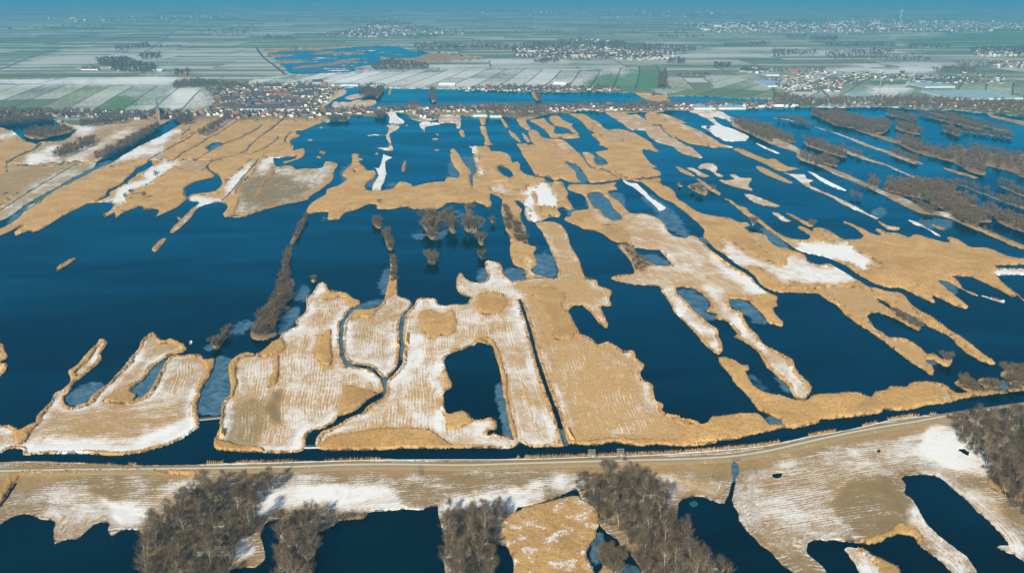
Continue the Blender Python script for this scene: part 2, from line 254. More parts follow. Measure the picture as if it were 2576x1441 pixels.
# ------------------------------------------------------------------ the map: outlines read off the photograph, laid on the ground plane
# op L = land, P = patch on land only, W = water; kind M meadow, R standing reed, F polder pasture, G gardens
# (op, kind, (snow, brown, green), direction of the mowing lines in degrees, reed fringe in metres, outline)
OPS = [
# far polder with everything up to the north shore and the reed lands on the left
('L','F',(.50,.1,.1),88,0,"-260,-15 2850,-15 2850,300 2640,298 2576,295 2507,288 2444,283 2394,277 2357,280 2307,277 2232,271 2157,271 2107,273 2057,271 2007,271 1932,272 1880,275 1813,278 1750,279 1678,278 1663,283 1613,283 1588,285 1525,283 1505,283 1463,278 1428,286 1370,291 1338,299 1298,298 1279,295 1256,297 1181,295 1141,288 1109,288 1104,300 1081,306 1054,306 1034,300 1019,288 994,283 970,284 944,297 936,295 909,293 881,293 876,304 854,305 851,299 831,299 829,308 811,309 809,300 809,303 809,310 784,320 764,328 744,330 746,338 756,340 754,344 729,355 739,370 736,379 764,374 768,383 761,395 739,405 714,413 713,408 726,398 676,396 714,398 691,410 694,420 721,418 736,420 744,427 766,425 794,425 814,420 819,408 841,409 850,414 839,435 836,453 814,473 779,495 776,503 706,518 644,535 612,546 567,546 562,540 575,520 570,515 557,511 550,509 525,513 500,523 482,543 460,568 437,586 429,586 435,573 475,535 492,520 500,510 474,505 470,497 467,483 475,490 462,510 440,525 405,540 392,545 400,527 362,528 362,523 350,520 312,535 290,549 290,535 265,547 260,540 275,533 285,518 282,510 245,510 220,513 200,523 175,535 140,555 112,573 82,585 75,580 40,593 36,585 60,566 0,594 -60,610 -260,640"),
# golden reed lands around the left shore
('P','R',(0,0,0),-6,0,"480,300 540,297 640,297 809,300 830,330 850,414 836,470 700,530 560,550 400,600 -60,650 -60,597 75,525 150,473 237,425 325,405 372,400 400,408 440,408 400,370 430,330 455,312"),
('P','M',(.45,.35,0),-7,0,"255,425 300,395 345,370 430,325 480,300 560,300 520,420 440,420 372,404 300,412"),
('P','R',(.05,.05,0),-7,0,"455,330 560,298 640,300 620,395 450,404 415,385"),
('P','M',(.35,.35,.1),-8,0,"-100,330 60,300 130,300 200,320 300,300 440,298 395,320 350,345 300,370 262,395 235,408 240,420 150,468 75,510 15,550 -60,575"),
('P','R',(.05,.1,0),-8,0,"-60,360 60,355 95,362 70,385 20,410 30,440 90,430 170,420 130,450 60,490 -60,540"),
('P','M',(.62,.4,.3),-6,0,"-60,560 0,520 75,465 150,425 215,408 240,412 240,420 150,468 75,510 15,550 -60,575"),
('P','M',(.25,.5,.1),-6,0,"-60,450 0,440 60,420 137,412 225,410 150,430 60,475 -60,530"),
('P','M',(1.2,0,0),-6,0,"50,412 90,385 135,368 160,365 125,388 135,398 117,408 87,413"),
('P','M',(.8,.1,0),-6,0,"150,404 200,376 242,360 330,318 350,312 320,340 270,368 225,393 207,405"),
('P','M',(.55,.3,.1),-8,0,"170,345 220,318 290,300 310,306 250,330 200,352"),
('P','M',(1.15,0,0),-8,0,"0,345 30,333 78,322 85,327 40,343 0,354"),
('P','M',(1.1,0,0),-8,0,"180,333 215,312 260,303 250,315 205,335"),
('P','M',(1.3,0,0),-7,0,"275,414 345,370 377,370 320,403 300,410"),
('P','M',(.85,.1,0),-7,0,"332,403 375,370 450,328 458,332 405,369 412,383 390,395 350,400"),
('P','M',(1.2,0,0),-7,0,"372,358 430,328 455,326 420,348 390,362"),
('P','M',(1.2,0,0),-7,0,"426,362 460,340 485,322 492,325 462,345 432,364"),
('P','M',(1.1,0,.25),-7,0,"505,338 545,310 572,298 585,300 560,316 520,342"),
('P','M',(1.1,0,0),-7,0,"247,510 312,468 350,448 390,416 420,409 452,411 425,428 375,460 337,485 315,503 300,520 280,534 275,533 290,510"),
('P','M',(1.05,0,0),-6,0,"545,490 562,468 600,432 625,410 642,398 645,404 612,448 575,490 557,508 497,522 475,503 485,495"),
('P','M',(.72,.55,.15),-5,2.5,"578,520 586,500 612,470 650,420 660,400 676,396 712,398 690,412 694,422 721,420 744,429 766,427 794,427 816,420 822,412 840,413 847,418 836,440 833,455 812,472 776,494 770,501 706,516 644,532 590,542 570,542"),
('P','M',(.3,.9,.25),-5,0,"600,470 650,440 760,455 790,475 740,500 640,528 600,520"),
('P','M',(1.1,0,0),-5,0,"644,424 678,398 712,398 692,410 668,426"),
('P','R',(0,.3,0),-5,0,"646,500 655,480 672,455 690,438 692,422 684,420 668,445 650,475 643,500"),
('P','R',(0,0,0),0,0,"574,512 590,498 604,500 592,530 590,540 567,546 562,540"),
# village ground and gardens
('P','G',(.12,.9,.3),0,0,"-60,285 0,280 140,282 260,285 400,290 470,298 520,300 560,300 800,300 812,268 862,224 835,219 760,212 690,208 640,214 560,222 535,250 528,280 480,280 400,278 300,274 140,272 0,268 -60,268"),
('P','G',(.2,.9,.3),0,0,"812,270 860,276 945,273 1000,268 1050,271 1200,270 1250,262 1290,265 1600,265 1690,262 1900,262 1990,257 2020,272 2057,273 1932,274 1880,277 1813,280 1678,280 1588,287 1525,285 1463,281 1428,288 1338,301 1256,299 1141,290 1015,290 940,297 881,295 810,302"),
('P','R',(.6,.2,0),0,0,"970,284 994,283 1018,289 1016,293 990,300 975,295"),
('P','F',(.55,.15,.3),30,0,"1932,200 2050,178 2200,182 2420,195 2576,205 2700,210 2700,300 2576,297 2394,279 2157,273 2020,273 1932,262 1870,250 1700,244 1665,225 1680,200 1760,190"),
('P','F',(.72,.3,.1),4,0,"1675,197 1785,193 1790,222 1672,222"),
('P','F',(1.3,.1,0),4,0,"1980,203 2030,202 2055,228 2000,232"),
('P','F',(.9,.4,0),4,0,"2040,208 2090,218 2110,232 2070,235"),
('P','F',(1.25,0,0),88,0,"2180,225 2270,220 2300,228 2250,238 2182,237"),
('P','F',(.2,.3,.5),88,0,"2190,200 2300,198 2330,212 2200,212"),
# pasture blocks
('P','F',(.95,0,0),9,0,"620,215 644,198 830,184 950,181 1290,172 1440,178 1600,168 1670,165 1678,180 1670,205 1640,222 1540,224 1350,218 1260,222 1000,220 860,212 760,214"),
('P','F',(1.35,0,0),9,0,"820,200 880,184 960,181 940,190 870,210"),
('P','F',(.30,0,.9),9,0,"1484,205 1520,186 1560,190 1590,180 1672,184 1660,222 1540,224 1470,214"),
('P','F',(.95,0,0),88,0,"1000,160 1100,156 1288,146 1435,150 1430,160 1290,163 1100,174 1070,170"),
('P','F',(.62,0,.15),-12,0,"-100,216 0,214 150,214 280,219 440,221 420,262 360,282 140,283 0,279 -100,282"),
('P','F',(.95,0,0),-12,0,"410,268 432,254 440,250 525,250 515,278 425,280"),
('P','F',(1.1,0,0),-12,0,"430,225 500,223 520,245 440,252"),
('P','F',(.2,0,.7),-12,0,"300,240 345,262 370,280 350,286 260,285"),
('P','F',(1.25,0,0),88,0,"-100,197 200,200 380,190 450,197 430,214 300,215 0,213 -100,213"),
('P','F',(.75,0,0),88,0,"-100,110 120,118 260,125 420,110 660,128 725,186 500,190 0,182 -100,180"),
('P','F',(.3,.1,.4),88,0,"0,130 160,118 110,140 0,165"),
('P','F',(.3,.1,.3),88,0,"0,90 250,80 200,105 0,118"),
('P','F',(.8,0,0),88,0,"1670,128 1900,118 2300,125 2400,130 2200,145 1932,150 1700,155 1690,140"),
('P','F',(1.0,.1,0),80,0,"2075,178 2150,163 2230,168 2180,186 2080,187"),
('P','F',(1.15,0,0),84,0,"2180,184 2300,164 2370,168 2340,182 2250,186"),
('P','F',(1.1,0,0),84,0,"2220,93 2270,86 2380,84 2340,95"),
('P','F',(.2,.1,.6),84,0,"2380,84 2700,80 2700,118 2350,122 2250,105"),
('P','R',(.2,.7,0),0,0,"664,128 726,122 794,121 894,117 860,124 790,128 720,131 676,133 740,139 716,145 700,150 714,165 740,160 800,158 860,150 900,146 884,154 830,163 740,168 722,172 790,170 870,172 860,175 735,176 714,168 694,150"),
# far lakes
('W','',0,0,0,"831,248 845,240 866,224 931,221 969,223 1094,225 1206,226 1288,231 1350,234 1438,233 1525,233 1595,236 1620,250 1635,255 1630,261 1588,265 1513,263 1413,263 1358,265 1333,268 1288,263 1244,260 1194,268 1054,269 1019,269 985,266 944,271 900,272 850,274 816,272 824,262"),
('W','',0,0,0,"1678,248 1693,243 1763,244 1813,246 1863,249 1932,250 1960,254 1932,260 1888,260 1838,258 1763,261 1698,261 1688,255"),
('W','',0,0,0,"676,135 726,129 794,127 839,124 894,120 981,117 1019,123 1039,129 1081,133 1081,148 1044,151 1006,150 979,155 931,165 894,170 894,180 794,186 731,186 714,168 694,150 679,138"),
('L','R',(.1,.65,0),0,0,"735,172 760,166 830,160 870,150 900,148 880,158 830,165 800,168 760,172 740,175"),
('L','R',(.1,.65,0),0,0,"676,136 700,137 742,139 735,142 690,145"),
('L','R',(.1,.65,0),0,0,"790,133 840,130 850,135 800,138"),
('L','R',(.1,.65,0),0,0,"858,130 918,135 905,138 850,137"),
('L','R',(.1,.65,0),0,0,"955,143 985,147 1040,146 1081,135 1120,134 1150,140 1210,143 1215,148 1120,155 1060,160 1005,160 985,152 960,148"),
('L','R',(.1,.65,0),0,0,"696,152 760,153 770,158 710,160"),
('L','M',(.6,0,0),0,1,"831,248 844,230 859,226 866,226 872,232 865,240 852,246 841,251 826,262 812,270 806,268"),
('L','M',(.5,0,0),0,3,"866,248 884,240 924,234 928,240 906,248 876,251"),
('L','M',(.55,0,0),0,3,"849,270 856,258 881,258 894,253 944,253 948,261 931,268 894,273 870,276"),
('L','M',(.6,0,0),0,2,"835,270 838,258 850,256 852,260 846,272"),
('L','R',(0,0,0),0,0,"1600,236 1693,241 1678,247 1690,258 1660,262 1638,254 1613,245"),
('L','R',(0,.3,0),0,0,"945,247 953,232 962,222 966,226 956,240 950,248"),
('L','R',(0,.3,0),0,0,"977,240 980,226 984,225 982,240"),
('L','R',(0,.3,0),0,0,"1086,256 1084,228 1091,228 1096,256 1090,259"),
('L','R',(0,.4,0),0,0,"1336,234 1345,234 1360,252 1352,256"),
('L','R',(0,.5,0),0,0,"1027,268 1028,262 1050,262 1054,268"),
# canals on the left
('W','',0,0,0,"442,298 480,296 470,303 440,322 405,343 372,358 345,371 300,398 275,414 262,418 200,450 150,474 75,518 45,551 15,570 -60,600 -60,575 15,550 75,510 150,468 200,440 240,420 242,412 262,395 300,370 350,345 395,320"),
('W','',0,0,0,"372,404 374,420 345,438 342,443 312,465 277,485 275,493 242,508 265,493 270,480 305,465 315,455 340,428 370,410"),
('W','',0,0,0,"372,404 378,406 385,415 378,423 350,436 340,430 366,414"),
('W','',0,0,0,"465,472 490,458 537,448 543,438 552,445 561,460 547,478 525,485 482,490 470,498 464,484"),
('W','',0,0,0,"-60,320 0,310 60,305 130,300 150,318 110,325 140,342 190,326 175,345 150,356 107,357 85,372 95,366 60,352 30,330 0,322 -60,330"),
('L','R',(0,.3,0),0,0,"62,340 90,330 130,326 185,328 170,336 130,344 100,352 72,348"),
('W','',0,0,0,"520,372 535,360 555,358 560,364 545,373 525,380"),
('W','',0,0,0,"688,397 700,398 745,394 738,402 712,408 700,412 690,408"),
# islands left of centre
('L','M',(.4,.5,0),-10,1.5,"500,522 492,530 482,545 460,568 437,586 429,586 432,578 455,553 475,535 488,523"),
('L','R',(.1,.2,0),0,0,"143,676 170,656 188,649 189,653 165,671 145,683"),
('L','R',(.1,.3,0),0,0,"382,630 395,613 412,600 418,602 408,618 390,635"),
('L','R',(0,.4,0),0,0,"446,548 452,548 458,553 450,556"),
('L','R',(0,.2,0),0,0,"803,384 811,378 820,384 812,391 805,388"),('L','R',(0,.2,0),0,0,"795,396 803,394 810,396 803,399"),
('L','R',(0,.2,0),0,0,"943,389 947,384 952,388 948,393"),('L','R',(0,.2,0),0,0,"1091,377 1099,375 1108,377 1100,380"),
('L','R',(0,.2,0),0,0,"774,353 780,351 789,353 781,356"),('L','R',(0,.2,0),0,0,"801,323 808,320 812,322 806,325"),
('L','R',(0,.2,0),0,0,"1094,339 1099,337 1104,341 1099,344"),
# small islands below the dyke village
('L','M',(.95,0,0),0,1.5,"971,283 994,283 999,293 1019,308 1006,314 979,310 981,298"),
('L','M',(.6,0,0),0,3,"975,315 1005,319 994,330 979,339 985,358 989,378 979,380 949,373 979,370 971,345 969,341 924,343 939,339 974,339"),
('L','M',(.95,0,0),0,1.5,"1056,310 1086,308 1109,313 1079,318 1069,322 1069,335 1064,330"),
('L','M',(.6,.1,0),0,4,"1104,300 1106,290 1155,290 1159,298 1160,309 1156,325 1149,323 1146,311 1104,310"),
('L','R',(0,.2,0),0,0,"1155,329 1166,330 1169,345 1161,345"),('L','R',(0,.2,0),0,0,"1085,350 1104,350 1091,355"),
('L','M',(.9,0,0),-3,1.5,"964,389 970,392 986,398 976,401 969,410 971,443 959,470 956,482 936,482 939,465 951,443 946,425 942,423 954,423 961,405"),
('L','R',(0,.6,0),0,0,"1010,423 1018,405 1020,425 1013,435"),
('L','R',(0,0,0),0,0,"1206,295 1221,295 1221,313 1211,314"),('L','R',(0,0,0),0,0,"1206,320 1221,320 1224,333 1234,360 1241,365 1219,365 1221,350 1211,335"),
('L','R',(0,0,0),0,0,"1259,298 1266,300 1280,323 1274,325 1266,313"),
('L','R',(0,.1,0),0,0,"1279,328 1288,333 1303,345 1310,360 1296,352 1284,340"),
('L','R',(0,.2,0),0,0,"1314,335 1324,342 1334,358 1326,357 1318,348"),
('L','R',(0,0,0),0,0,"1300,298 1338,300 1323,305 1335,325 1330,329 1315,323 1303,310"),
('L','R',(0,0,0),0,0,"1333,303 1370,299 1375,308 1395,318 1393,330 1403,338 1438,336 1459,346 1438,349 1388,348 1375,333 1360,320 1343,310"),
('L','R',(0,0,0),0,0,"1384,293 1405,293 1420,305 1440,313 1438,318 1458,340 1448,340 1428,325 1395,316 1383,304"),
('L','R',(0,0,0),0,0,"1330,330 1350,330 1363,345 1388,351 1408,351 1424,358 1448,380 1460,389 1473,408 1488,424 1513,428 1538,438 1559,449 1558,453 1525,458 1488,461 1483,458 1468,435 1460,423 1443,411.5 1420,408 1433,420 1448,435 1450,448 1463,460 1438,461 1413,451.5 1398,454 1375,446.5 1348,443 1340,430 1330,413 1320,398 1310,380 1300,364 1315,362 1345,365 1336,358"),
('P','M',(.7,0,0),-20,0,"1395,356 1415,356 1440,378 1432,383 1408,372"),
('L','R',(0,0,0),0,0,"1429,288 1468,288 1488,300 1508,310 1523,325 1558,326 1588,333 1610,343 1638,360 1645,370 1660,385 1648,383 1618,376.5 1615,384 1625,398 1638,413 1652,421.5 1640,424 1662,433 1660,443 1638,448 1613,449 1575,453 1550,443 1525,430 1490,423 1475,408 1463,388 1468,384 1483,385 1495,393 1495,408 1503,413 1530,413 1513,395 1498,384 1530,378 1520,370 1508,365 1510,360 1488,340 1495,335 1483,330 1473,318 1458,303 1438,293"),
('P','M',(.35,.2,0),-18,0,"1488,318 1515,320 1560,330 1590,345 1570,352 1520,345"),
('L','M',(.45,.1,0),-18,2.5,"1523,283 1560,283 1590,290 1600,288 1622,300 1645,315 1670,323 1685,335 1712,357 1740,372 1755,385 1768,398 1743,395 1713,385 1688,368 1658,360 1635,348 1620,329 1588,328 1570,315 1538,295"),
('L','R',(.05,0,0),-18,0,"1625,286 1658,285 1678,290 1700,298 1727,310 1713,311 1750,325 1788,345 1815,362 1843,371 1825,373 1793,372 1760,366 1728,360 1690,340 1673,328 1658,318 1633,308 1624,298"),
('P','M',(.85,0,0),-18,0,"1658,285 1678,290 1720,312 1790,350 1843,371 1825,373 1770,350 1710,318 1670,298"),
('L','M',(.8,0,0),-10,1.5,"1735,280 1808,280 1835,293 1860,303 1845,309 1820,300 1793,295 1813,315 1840,324 1883,343 1880,353 1858,356 1825,355 1800,343 1783,330 1763,319 1798,315 1775,298 1753,288"),
('P','M',(1.4,0,0),-10,0,"1763,319 1798,315 1813,317 1850,330 1870,343 1858,356 1825,355 1800,343 1783,330"),
# islands of the right-hand lake
('L','M',(.3,.3,0),-20,2,"1698,420 1713,423 1748,443 1738,444 1713,433"),('L','M',(.5,.2,0),-20,1.5,"1728,424 1743,424 1763,435 1785,445 1763,446 1748,435"),
('L','M',(.55,.1,0),-20,2.5,"1756,423 1763,414 1788,412 1803,420 1805,428 1800,433 1818,443 1815,448 1803,444 1788,431 1773,426 1760,426"),
('L','M',(.45,.1,0),-20,2,"1835,440 1848,440 1863,448 1892,450 1885,460 1883,470 1893,480 1863,475 1838,468 1808,454 1833,454 1848,450 1838,445"),
('L','R',(0,.5,0),0,0,"1730,470 1745,464 1760,460 1778,478 1774,493 1750,483"),('L','M',(.3,.4,0),-20,2,"1750,450 1760,453 1783,468 1798,475 1815,490 1810,492 1785,480 1773,470 1758,458"),
('L','R',(0,.5,0),0,0,"1703,463 1710,461 1718,470 1708,469"),
('L','M',(.6,.1,0),-20,2,"1873,491 1893,491 1923,503 1935,508 1962,519 1950,521 1923,518 1903,513 1885,503"),
('L','M',(.6,.3,0),-20,1.5,"1944,535 1959,538 1974,550 1988,558 1969,557 1952,545"),('L','R',(.1,.1,0),-20,0,"1979,538 1992,540 2014,553 2032,560 2047,570 2034,570 2007,556"),
('L','R',(.1,.1,0),-20,0,"1845,375 1863,374 1898,390 1932,402 1942,399 1957,405 1982,420 2009,425 1982,430 1969,433 1947,425 1922,412 1890,398 1857,384"),
('L','M',(.1,.1,0),-20,1,"1902,420 1913,420 1932,428 1992,460 1979,461 1932,443 1910,430"),
('L','M',(.62,.3,0),-20,1.5,"1971,436 1989,439 2024,440 2029,450 2047,456 2034,460 2039,468 2062,480 2087,490 2132,510 2157,523 2182,538 2207,550 2202,553 2177,540 2132,520 2082,493 2044,478 2014,460 1999,448"),
('L','M',(1.4,0,0),-20,0,"2032,433 2044,435 2087,458 2127,479 2112,478 2072,460 2047,443"),('L','M',(1.3,0,0),-20,0,"1901,360 1932,373 1963,387 1947,384 1912,369"),
('L','M',(.4,.3,0),-20,1.5,"2209,558 2232,568 2264,575 2252,581 2232,576"),('L','M',(1.1,.2,0),-20,0,"2284,554 2307,560 2342,580 2367,594 2357,593 2327,575 2297,563"),
('L','R',(.1,.4,0),0,0,"2344,566 2362,570 2378,578 2374,582 2357,575"),
('L','M',(.35,.7,.1),-18,1,"1841,308 1871,305 1883,320 1908,333 1932,343 1957,350 1994,365 2032,388 2054,396.5 2049,404 2082,420 2132,440 2182,463 2219,480 2264,495 2307,515 2347,530 2392,538 2432,558 2469,573 2519,595 2576,618 2680,655 2680,668 2576,629 2532,613 2469,585 2394,553 2357,543 2322,539 2282,523 2219,490 2157,463 2107,443 2057,418 2012,403 2004,395 2003,385 1982,378 1932,360 1888,338 1843,318"),
('P','M',(.9,.3,0),-18,0,"1957,352 1994,367 2032,390 2050,399 2035,398 2000,378 1950,357"),('P','R',(.05,.1,0),0,0,"2432,560 2469,575 2519,597 2576,620 2576,629 2500,600 2440,572"),('P','M',(.9,.1,0),0,0,"2357,535 2392,540 2385,546 2360,541"),
('L','R',(0,.8,0),0,0,"1881,310 1932,323 1947,330 1982,345 2002,360 1975,356 1932,338 1895,324"),
('L','R',(0,.8,0),0,0,"2022,358 2060,362 2100,378 2125,388 2127,398 2090,388 2050,375 2025,365"),
('L','M',(.3,.5,0),-18,1,"1947,298 1982,300 2032,313 2057,323 2082,330 2114,338 2169,358 2207,373 2244,383 2307,405 2321,413 2307,414 2269,402 2207,378 2162,363 2119,343 2052,320 1989,305"),
('L','M',(.5,.6,0),-18,1,"2072,360 2107,370 2144,383 2194,403 2232,415 2282,438 2332,455 2354,463 2344,468 2320,460 2282,442 2232,420 2182,405 2127,385 2082,365"),
('L','R',(0,.9,0),0,0,"2224,478 2237,460 2282,460 2354,465 2394,468 2412,490 2447,505 2458,520 2419,518 2432,535 2469,535 2494,558 2469,560 2452,568 2394,541 2357,520 2317,500 2269,493"),
('L','R',(0,.9,0),0,0,"2039,285 2072,288 2107,290 2139,300 2182,310 2232,312 2238,323 2224,335 2207,338 2157,325 2107,318 2072,302"),
('L','R',(.1,.7,0),0,0,"2140,322 2160,328 2207,340 2244,350 2264,360 2312,375 2360,385 2320,386 2264,365 2200,345"),
('L','R',(0,.9,0),0,0,"2249,352 2294,349 2309,362 2357,376 2377,383 2394,372 2469,379 2519,387 2680,400 2680,480 2576,448 2532,430 2477,418 2479,440 2444,435 2414,418 2394,408 2332,393 2282,375"),
('L','R',(0,.9,0),0,0,"2253,317 2275,315 2317,332 2314,339 2282,335 2254,325"),('L','R',(0,.9,0),0,0,"2229,286 2257,290 2307,303 2304,309 2269,300 2239,293"),
('L','R',(0,.7,0),0,0,"2304,285 2357,298 2407,308 2472,323 2472,328 2407,315 2344,298"),('L','R',(0,.8,0),0,0,"2342,283 2407,295 2457,310 2507,323 2547,330 2542,334 2494,325 2450,312 2400,300 2344,288"),
('L','R',(0,.9,0),0,0,"2367,326 2394,328 2416,338 2407,343 2377,332"),('L','R',(0,.8,0),0,0,"2419,330 2457,334 2544,345 2542,349 2494,343 2432,334"),
('L','R',(0,.5,0),0,0,"2372,425 2394,428 2461,448 2452,450 2407,438"),('L','R',(0,.8,0),0,0,"2407,465 2432,469 2459,482 2507,497 2576,520 2640,540 2640,550 2576,528 2519,508 2457,483"),
('L','R',(0,.8,0),0,0,"2507,468 2532,472 2576,488 2640,500 2640,510 2576,495 2532,478"),('L','R',(0,.8,0),0,0,"2474,525 2492,527 2507,542 2532,548 2576,560 2640,575 2640,600 2576,585 2532,570 2509,558 2500,543 2482,535"),
('L','R',(0,.8,0),0,0,"2182,461 2194,456 2209,465 2207,473"),('L','R',(0,.8,0),0,0,"2057,405 2072,400 2094,407 2107,420 2082,416"),
('L','R',(.2,.5,0),0,0,"2484,288 2540,300 2640,318 2640,330 2540,308 2500,298"),
# central reed mass
('L','R',(0,0,0),0,0,"769,538 776,520 794,505 819,490 824,478 856,465 869,455 871,448 861,443 864,433 879,420 886,408 886,390 894,386.5 904,390 901,398 915,401.5 901,408 914,418 924,430 943,431.5 941,448 929,455 919,470 921,478 936,481 956,481 994,473 1001,460 1014,458 1034,465 1039,470 1069,463 1084,460 1119,456.5 1124,445 1134,448 1154,448 1156,435 1144,420 1134,398 1134,375 1141,374 1156,393 1169,415 1185,433 1181,455 1188,473 1189,460 1191,443 1199,433 1196,415 1189,398 1186,375 1174,368 1191,368 1229,368 1236,380 1261,383 1284,393 1288,408 1303,408 1308,415 1307,425 1318,438 1338,443 1370,450 1375,458 1393,460 1395,455 1413,458 1418,468 1428,485 1427,500 1440,520 1438,530 1418,523 1400,525 1410,540 1405,546.5 1383,546.5 1365,555 1340,559 1325,553 1320,535 1320,518 1303,505 1297,503 1300,515 1312,528 1308,545 1313,560 1323,578 1325,598 1333,618 1350,625 1342,640 1350,665 1335,678 1345,690 1373,700 1350,702 1325,702 1320,678 1298,670 1288,653 1284,630 1282,600 1272,575 1264,545 1262,528 1263,510 1264,503 1249,493 1231,490 1234,515 1229,524 1214,515 1194,510 1169,516 1156,512 1126,510 1114,520 1094,530 1086,535 1074,533 1069,527 1044,527 1019,521 1001,524 981,527 949,525 946,515 926,515 896,528 864,538 854,552 826,552 826,535 806,534 784,538"),
('P','M',(.25,.15,0),5,0,"1390,463 1415,468 1425,487 1424,500 1436,520 1432,526 1410,505 1390,480"),
('P','M',(.6,.1,0),5,0,"1232,462 1265,460 1290,478 1310,483 1300,492 1265,490 1235,478"),
('P','M',(1.4,0,0),2,0,"1178,368 1196,370 1202,390 1208,420 1216,440 1201,440 1200,420 1192,390"),
('P','M',(1.4,0,0),2,0,"1324,469 1338,469 1350,475 1360,463 1374,459 1383,475 1395,495 1417,520 1388,521 1363,515 1355,520 1363,543 1365,554 1338,558 1337,545 1333,525 1318,513 1320,495 1298,490 1310,483 1328,483"),
('P','R',(0,0,0),0,0,"1335,484 1347,484 1352,511 1345,513"),
('P','R',(0,.7,0),0,0,"1264,520 1274,520 1290,545 1312,562 1320,580 1310,590 1322,600 1335,615 1320,618 1300,600 1284,590 1270,560"),
('P','M',(.9,0,0),0,0,"1318,650 1330,665 1334,680 1345,695 1330,700 1324,680 1312,660"),
('W','',0,0,0,"1251,420 1274,423 1288,435 1290,445 1284,448 1264,440"),('W','',0,0,0,"889,429 895,429 895,434 888,434"),
('W','',0,0,0,"1296,593 1316,593 1320,600 1312,604 1298,602"),
# tree strip and wooded islets of the centre lake
('L','R',(0,.9,0),0,0,"769,540 754,563 744,583 730,615 738,618 754,590 771,555"),
('L','R',(0,.9,0),0,0,"724,623 714,648 711,673 706,698 699,718 694,745 676,761 659,793 644,815.5 635,825 632,848 659,858 684,850.5 696,845.5 694,815.5 704,795.5 725,778 731,773 716,770.5 726,758 744,743 736,733 739,720.5 739,710 729,695 724,683 731,648 734,625"),
('L','R',(0,.95,0),0,0,"938,555 948,544 956,553 961,570 954,576 941,570"),('L','R',(0,.95,0),0,0,"963,583 971,577 981,580 981,600 991,620 986,631 976,628 969,603"),
('L','R',(0,.95,0),0,0,"1066,575 1072,545 1089,535 1101,560 1101,585 1091,604 1084,603"),('L','R',(0,.95,0),0,0,"1116,545 1134,530 1146,543 1149,573 1146,588 1136,587 1119,563"),
('L','R',(0,.95,0),0,0,"1170,519 1181,520 1185,540 1204,560 1206,585 1216,598 1216,618 1206,615 1200,590 1179,588 1166,570 1174,545"),
('L','R',(0,.95,0),0,0,"1233,557 1240,552 1246,560 1242,566 1235,563"),('L','R',(0,.95,0),0,0,"1077,655 1083,645 1092,645 1099,655 1097,664 1080,665"),
('L','R',(0,.95,0),0,0,"1205,645 1212,642 1220,645 1218,652 1208,652"),('L','R',(0,.5,0),0,0,"783,707 790,703 797,706 790,712"),
# foreground-centre: left island
('L','M',(.58,.25,.0),-14,3.2,"-60,1145 0,1139 20,1129 57,1129 59,1142 112,1140.5 150,1142 207,1140.5 245,1144 287,1145 337,1140.5 375,1134 412,1122 450,1108 487,1085.5 500,1076 497,1058 496,1028 502,993 510,973 522,958 532,933 541,905.5 517,907 507,895.5 490,893 467,895.5 440,894 425,900.5 407,933 390,960.5 375,983 357,998 335,1008 342,993 325,985.5 342,968 362,953 375,935.5 390,920.5 412,905.5 430,893 460,887 470,880.5 462,868 445,860.5 432,854 415,859 400,854 386,839 370,848 355,860.5 350,875.5 332,898 315,923 295,943 272,965.5 252,980.5 232,998 220,1015.5 205,1020.5 185,1027 172,1024 160,1013 165,998 180,980.5 187,963 207,950.5 232,930.5 250,913 252,895.5 260,880.5 270,865.5 265,857 252,855.5 245,865.5 225,885.5 200,915.5 175,938 180,950.5 175,965.5 160,980.5 140,990.5 135,1005.5 117,1025.5 95,1048 92,1060.5 75,1070.5 57,1081 42,1078 27,1070.5 0,1070.5 -60,1066"),
('P','M',(.5,.3,0),80,0,"60,1085 140,1010 260,1020 340,1010 480,1000 498,1050 480,1090 60,1110"),
('P','M',(.92,.2,0),86,0,"-60,1108 22,1112 60,1105 120,1100 250,1098 330,1088 400,1065 460,1050 497,1055 500,1080 450,1108 400,1122 335,1138 240,1143 -60,1140"),
('P','R',(0,.15,0),0,0,"30,1072 57,1081 92,1060 100,1052 112,1040 100,1060 82,1085 62,1116 40,1115 35,1090"),
('P','R',(0,.1,0),0,0,"175,938 200,915 232,880 237,870 240,880 225,905 200,930 182,950"),
('P','R',(0,.35,0),0,0,"272,1000 300,975 325,968 345,960 362,945 355,962 335,985 342,993 335,1008 345,1010 330,1020 290,1017 258,1010"),
('P','R',(0,0,0),0,0,"510,973 515,925 500,905 480,897 467,895 517,900 541,905 532,933 522,958"),
('P','R',(0,0,0),0,0,"390,850 400,854 432,854 462,868 470,880 455,880 435,866 400,866"),
('L','M',(.4,0,0),0,3,"-60,860 0,865.5 9,867 10,880 18,900 8,908 0,911 -60,915"),('L','M',(.4,0,0),0,3,"-60,918 0,917 16,917 12,933 0,948 -60,990"),
('L','R',(0,.6,0),0,0,"583,815 580,822 570,845 558,868 545,880.5 535,875.5 532,862 555,845.5 572,822"),
# second island with the mown parcels
('L','M',(.66,.12,.0),-10,2.2,"555,1080.5 542,1110.5 539,1127 562,1134 600,1138 659,1139 704,1141 744,1139 766,1133 769,1120.5 771,1100.5 784,1083 804,1081 839,1063 856,1045.5 881,1040 911,1017.5 924,1005 951,992.5 964,985.5 963,965.5 949,945.5 929,933 906,928 876,924 864,915.5 855,895.5 853,870.5 853,833 854,813 869,795.5 879,780.5 886,775.5 905,765.5 904,758 886,750.5 876,740.5 861,737 841,733 826,730.5 824,720.5 816,713 804,714 791,733 779,745.5 769,753 771,770.5 766,788 744,813 749,820.5 731,830.5 711,840.5 704,853 686,863 664,880.5 644,893 617,890.5 587,905.5 575,928 577,953 582,970.5 580,993 560,1015.5 557,1040.5 554,1070.5"),
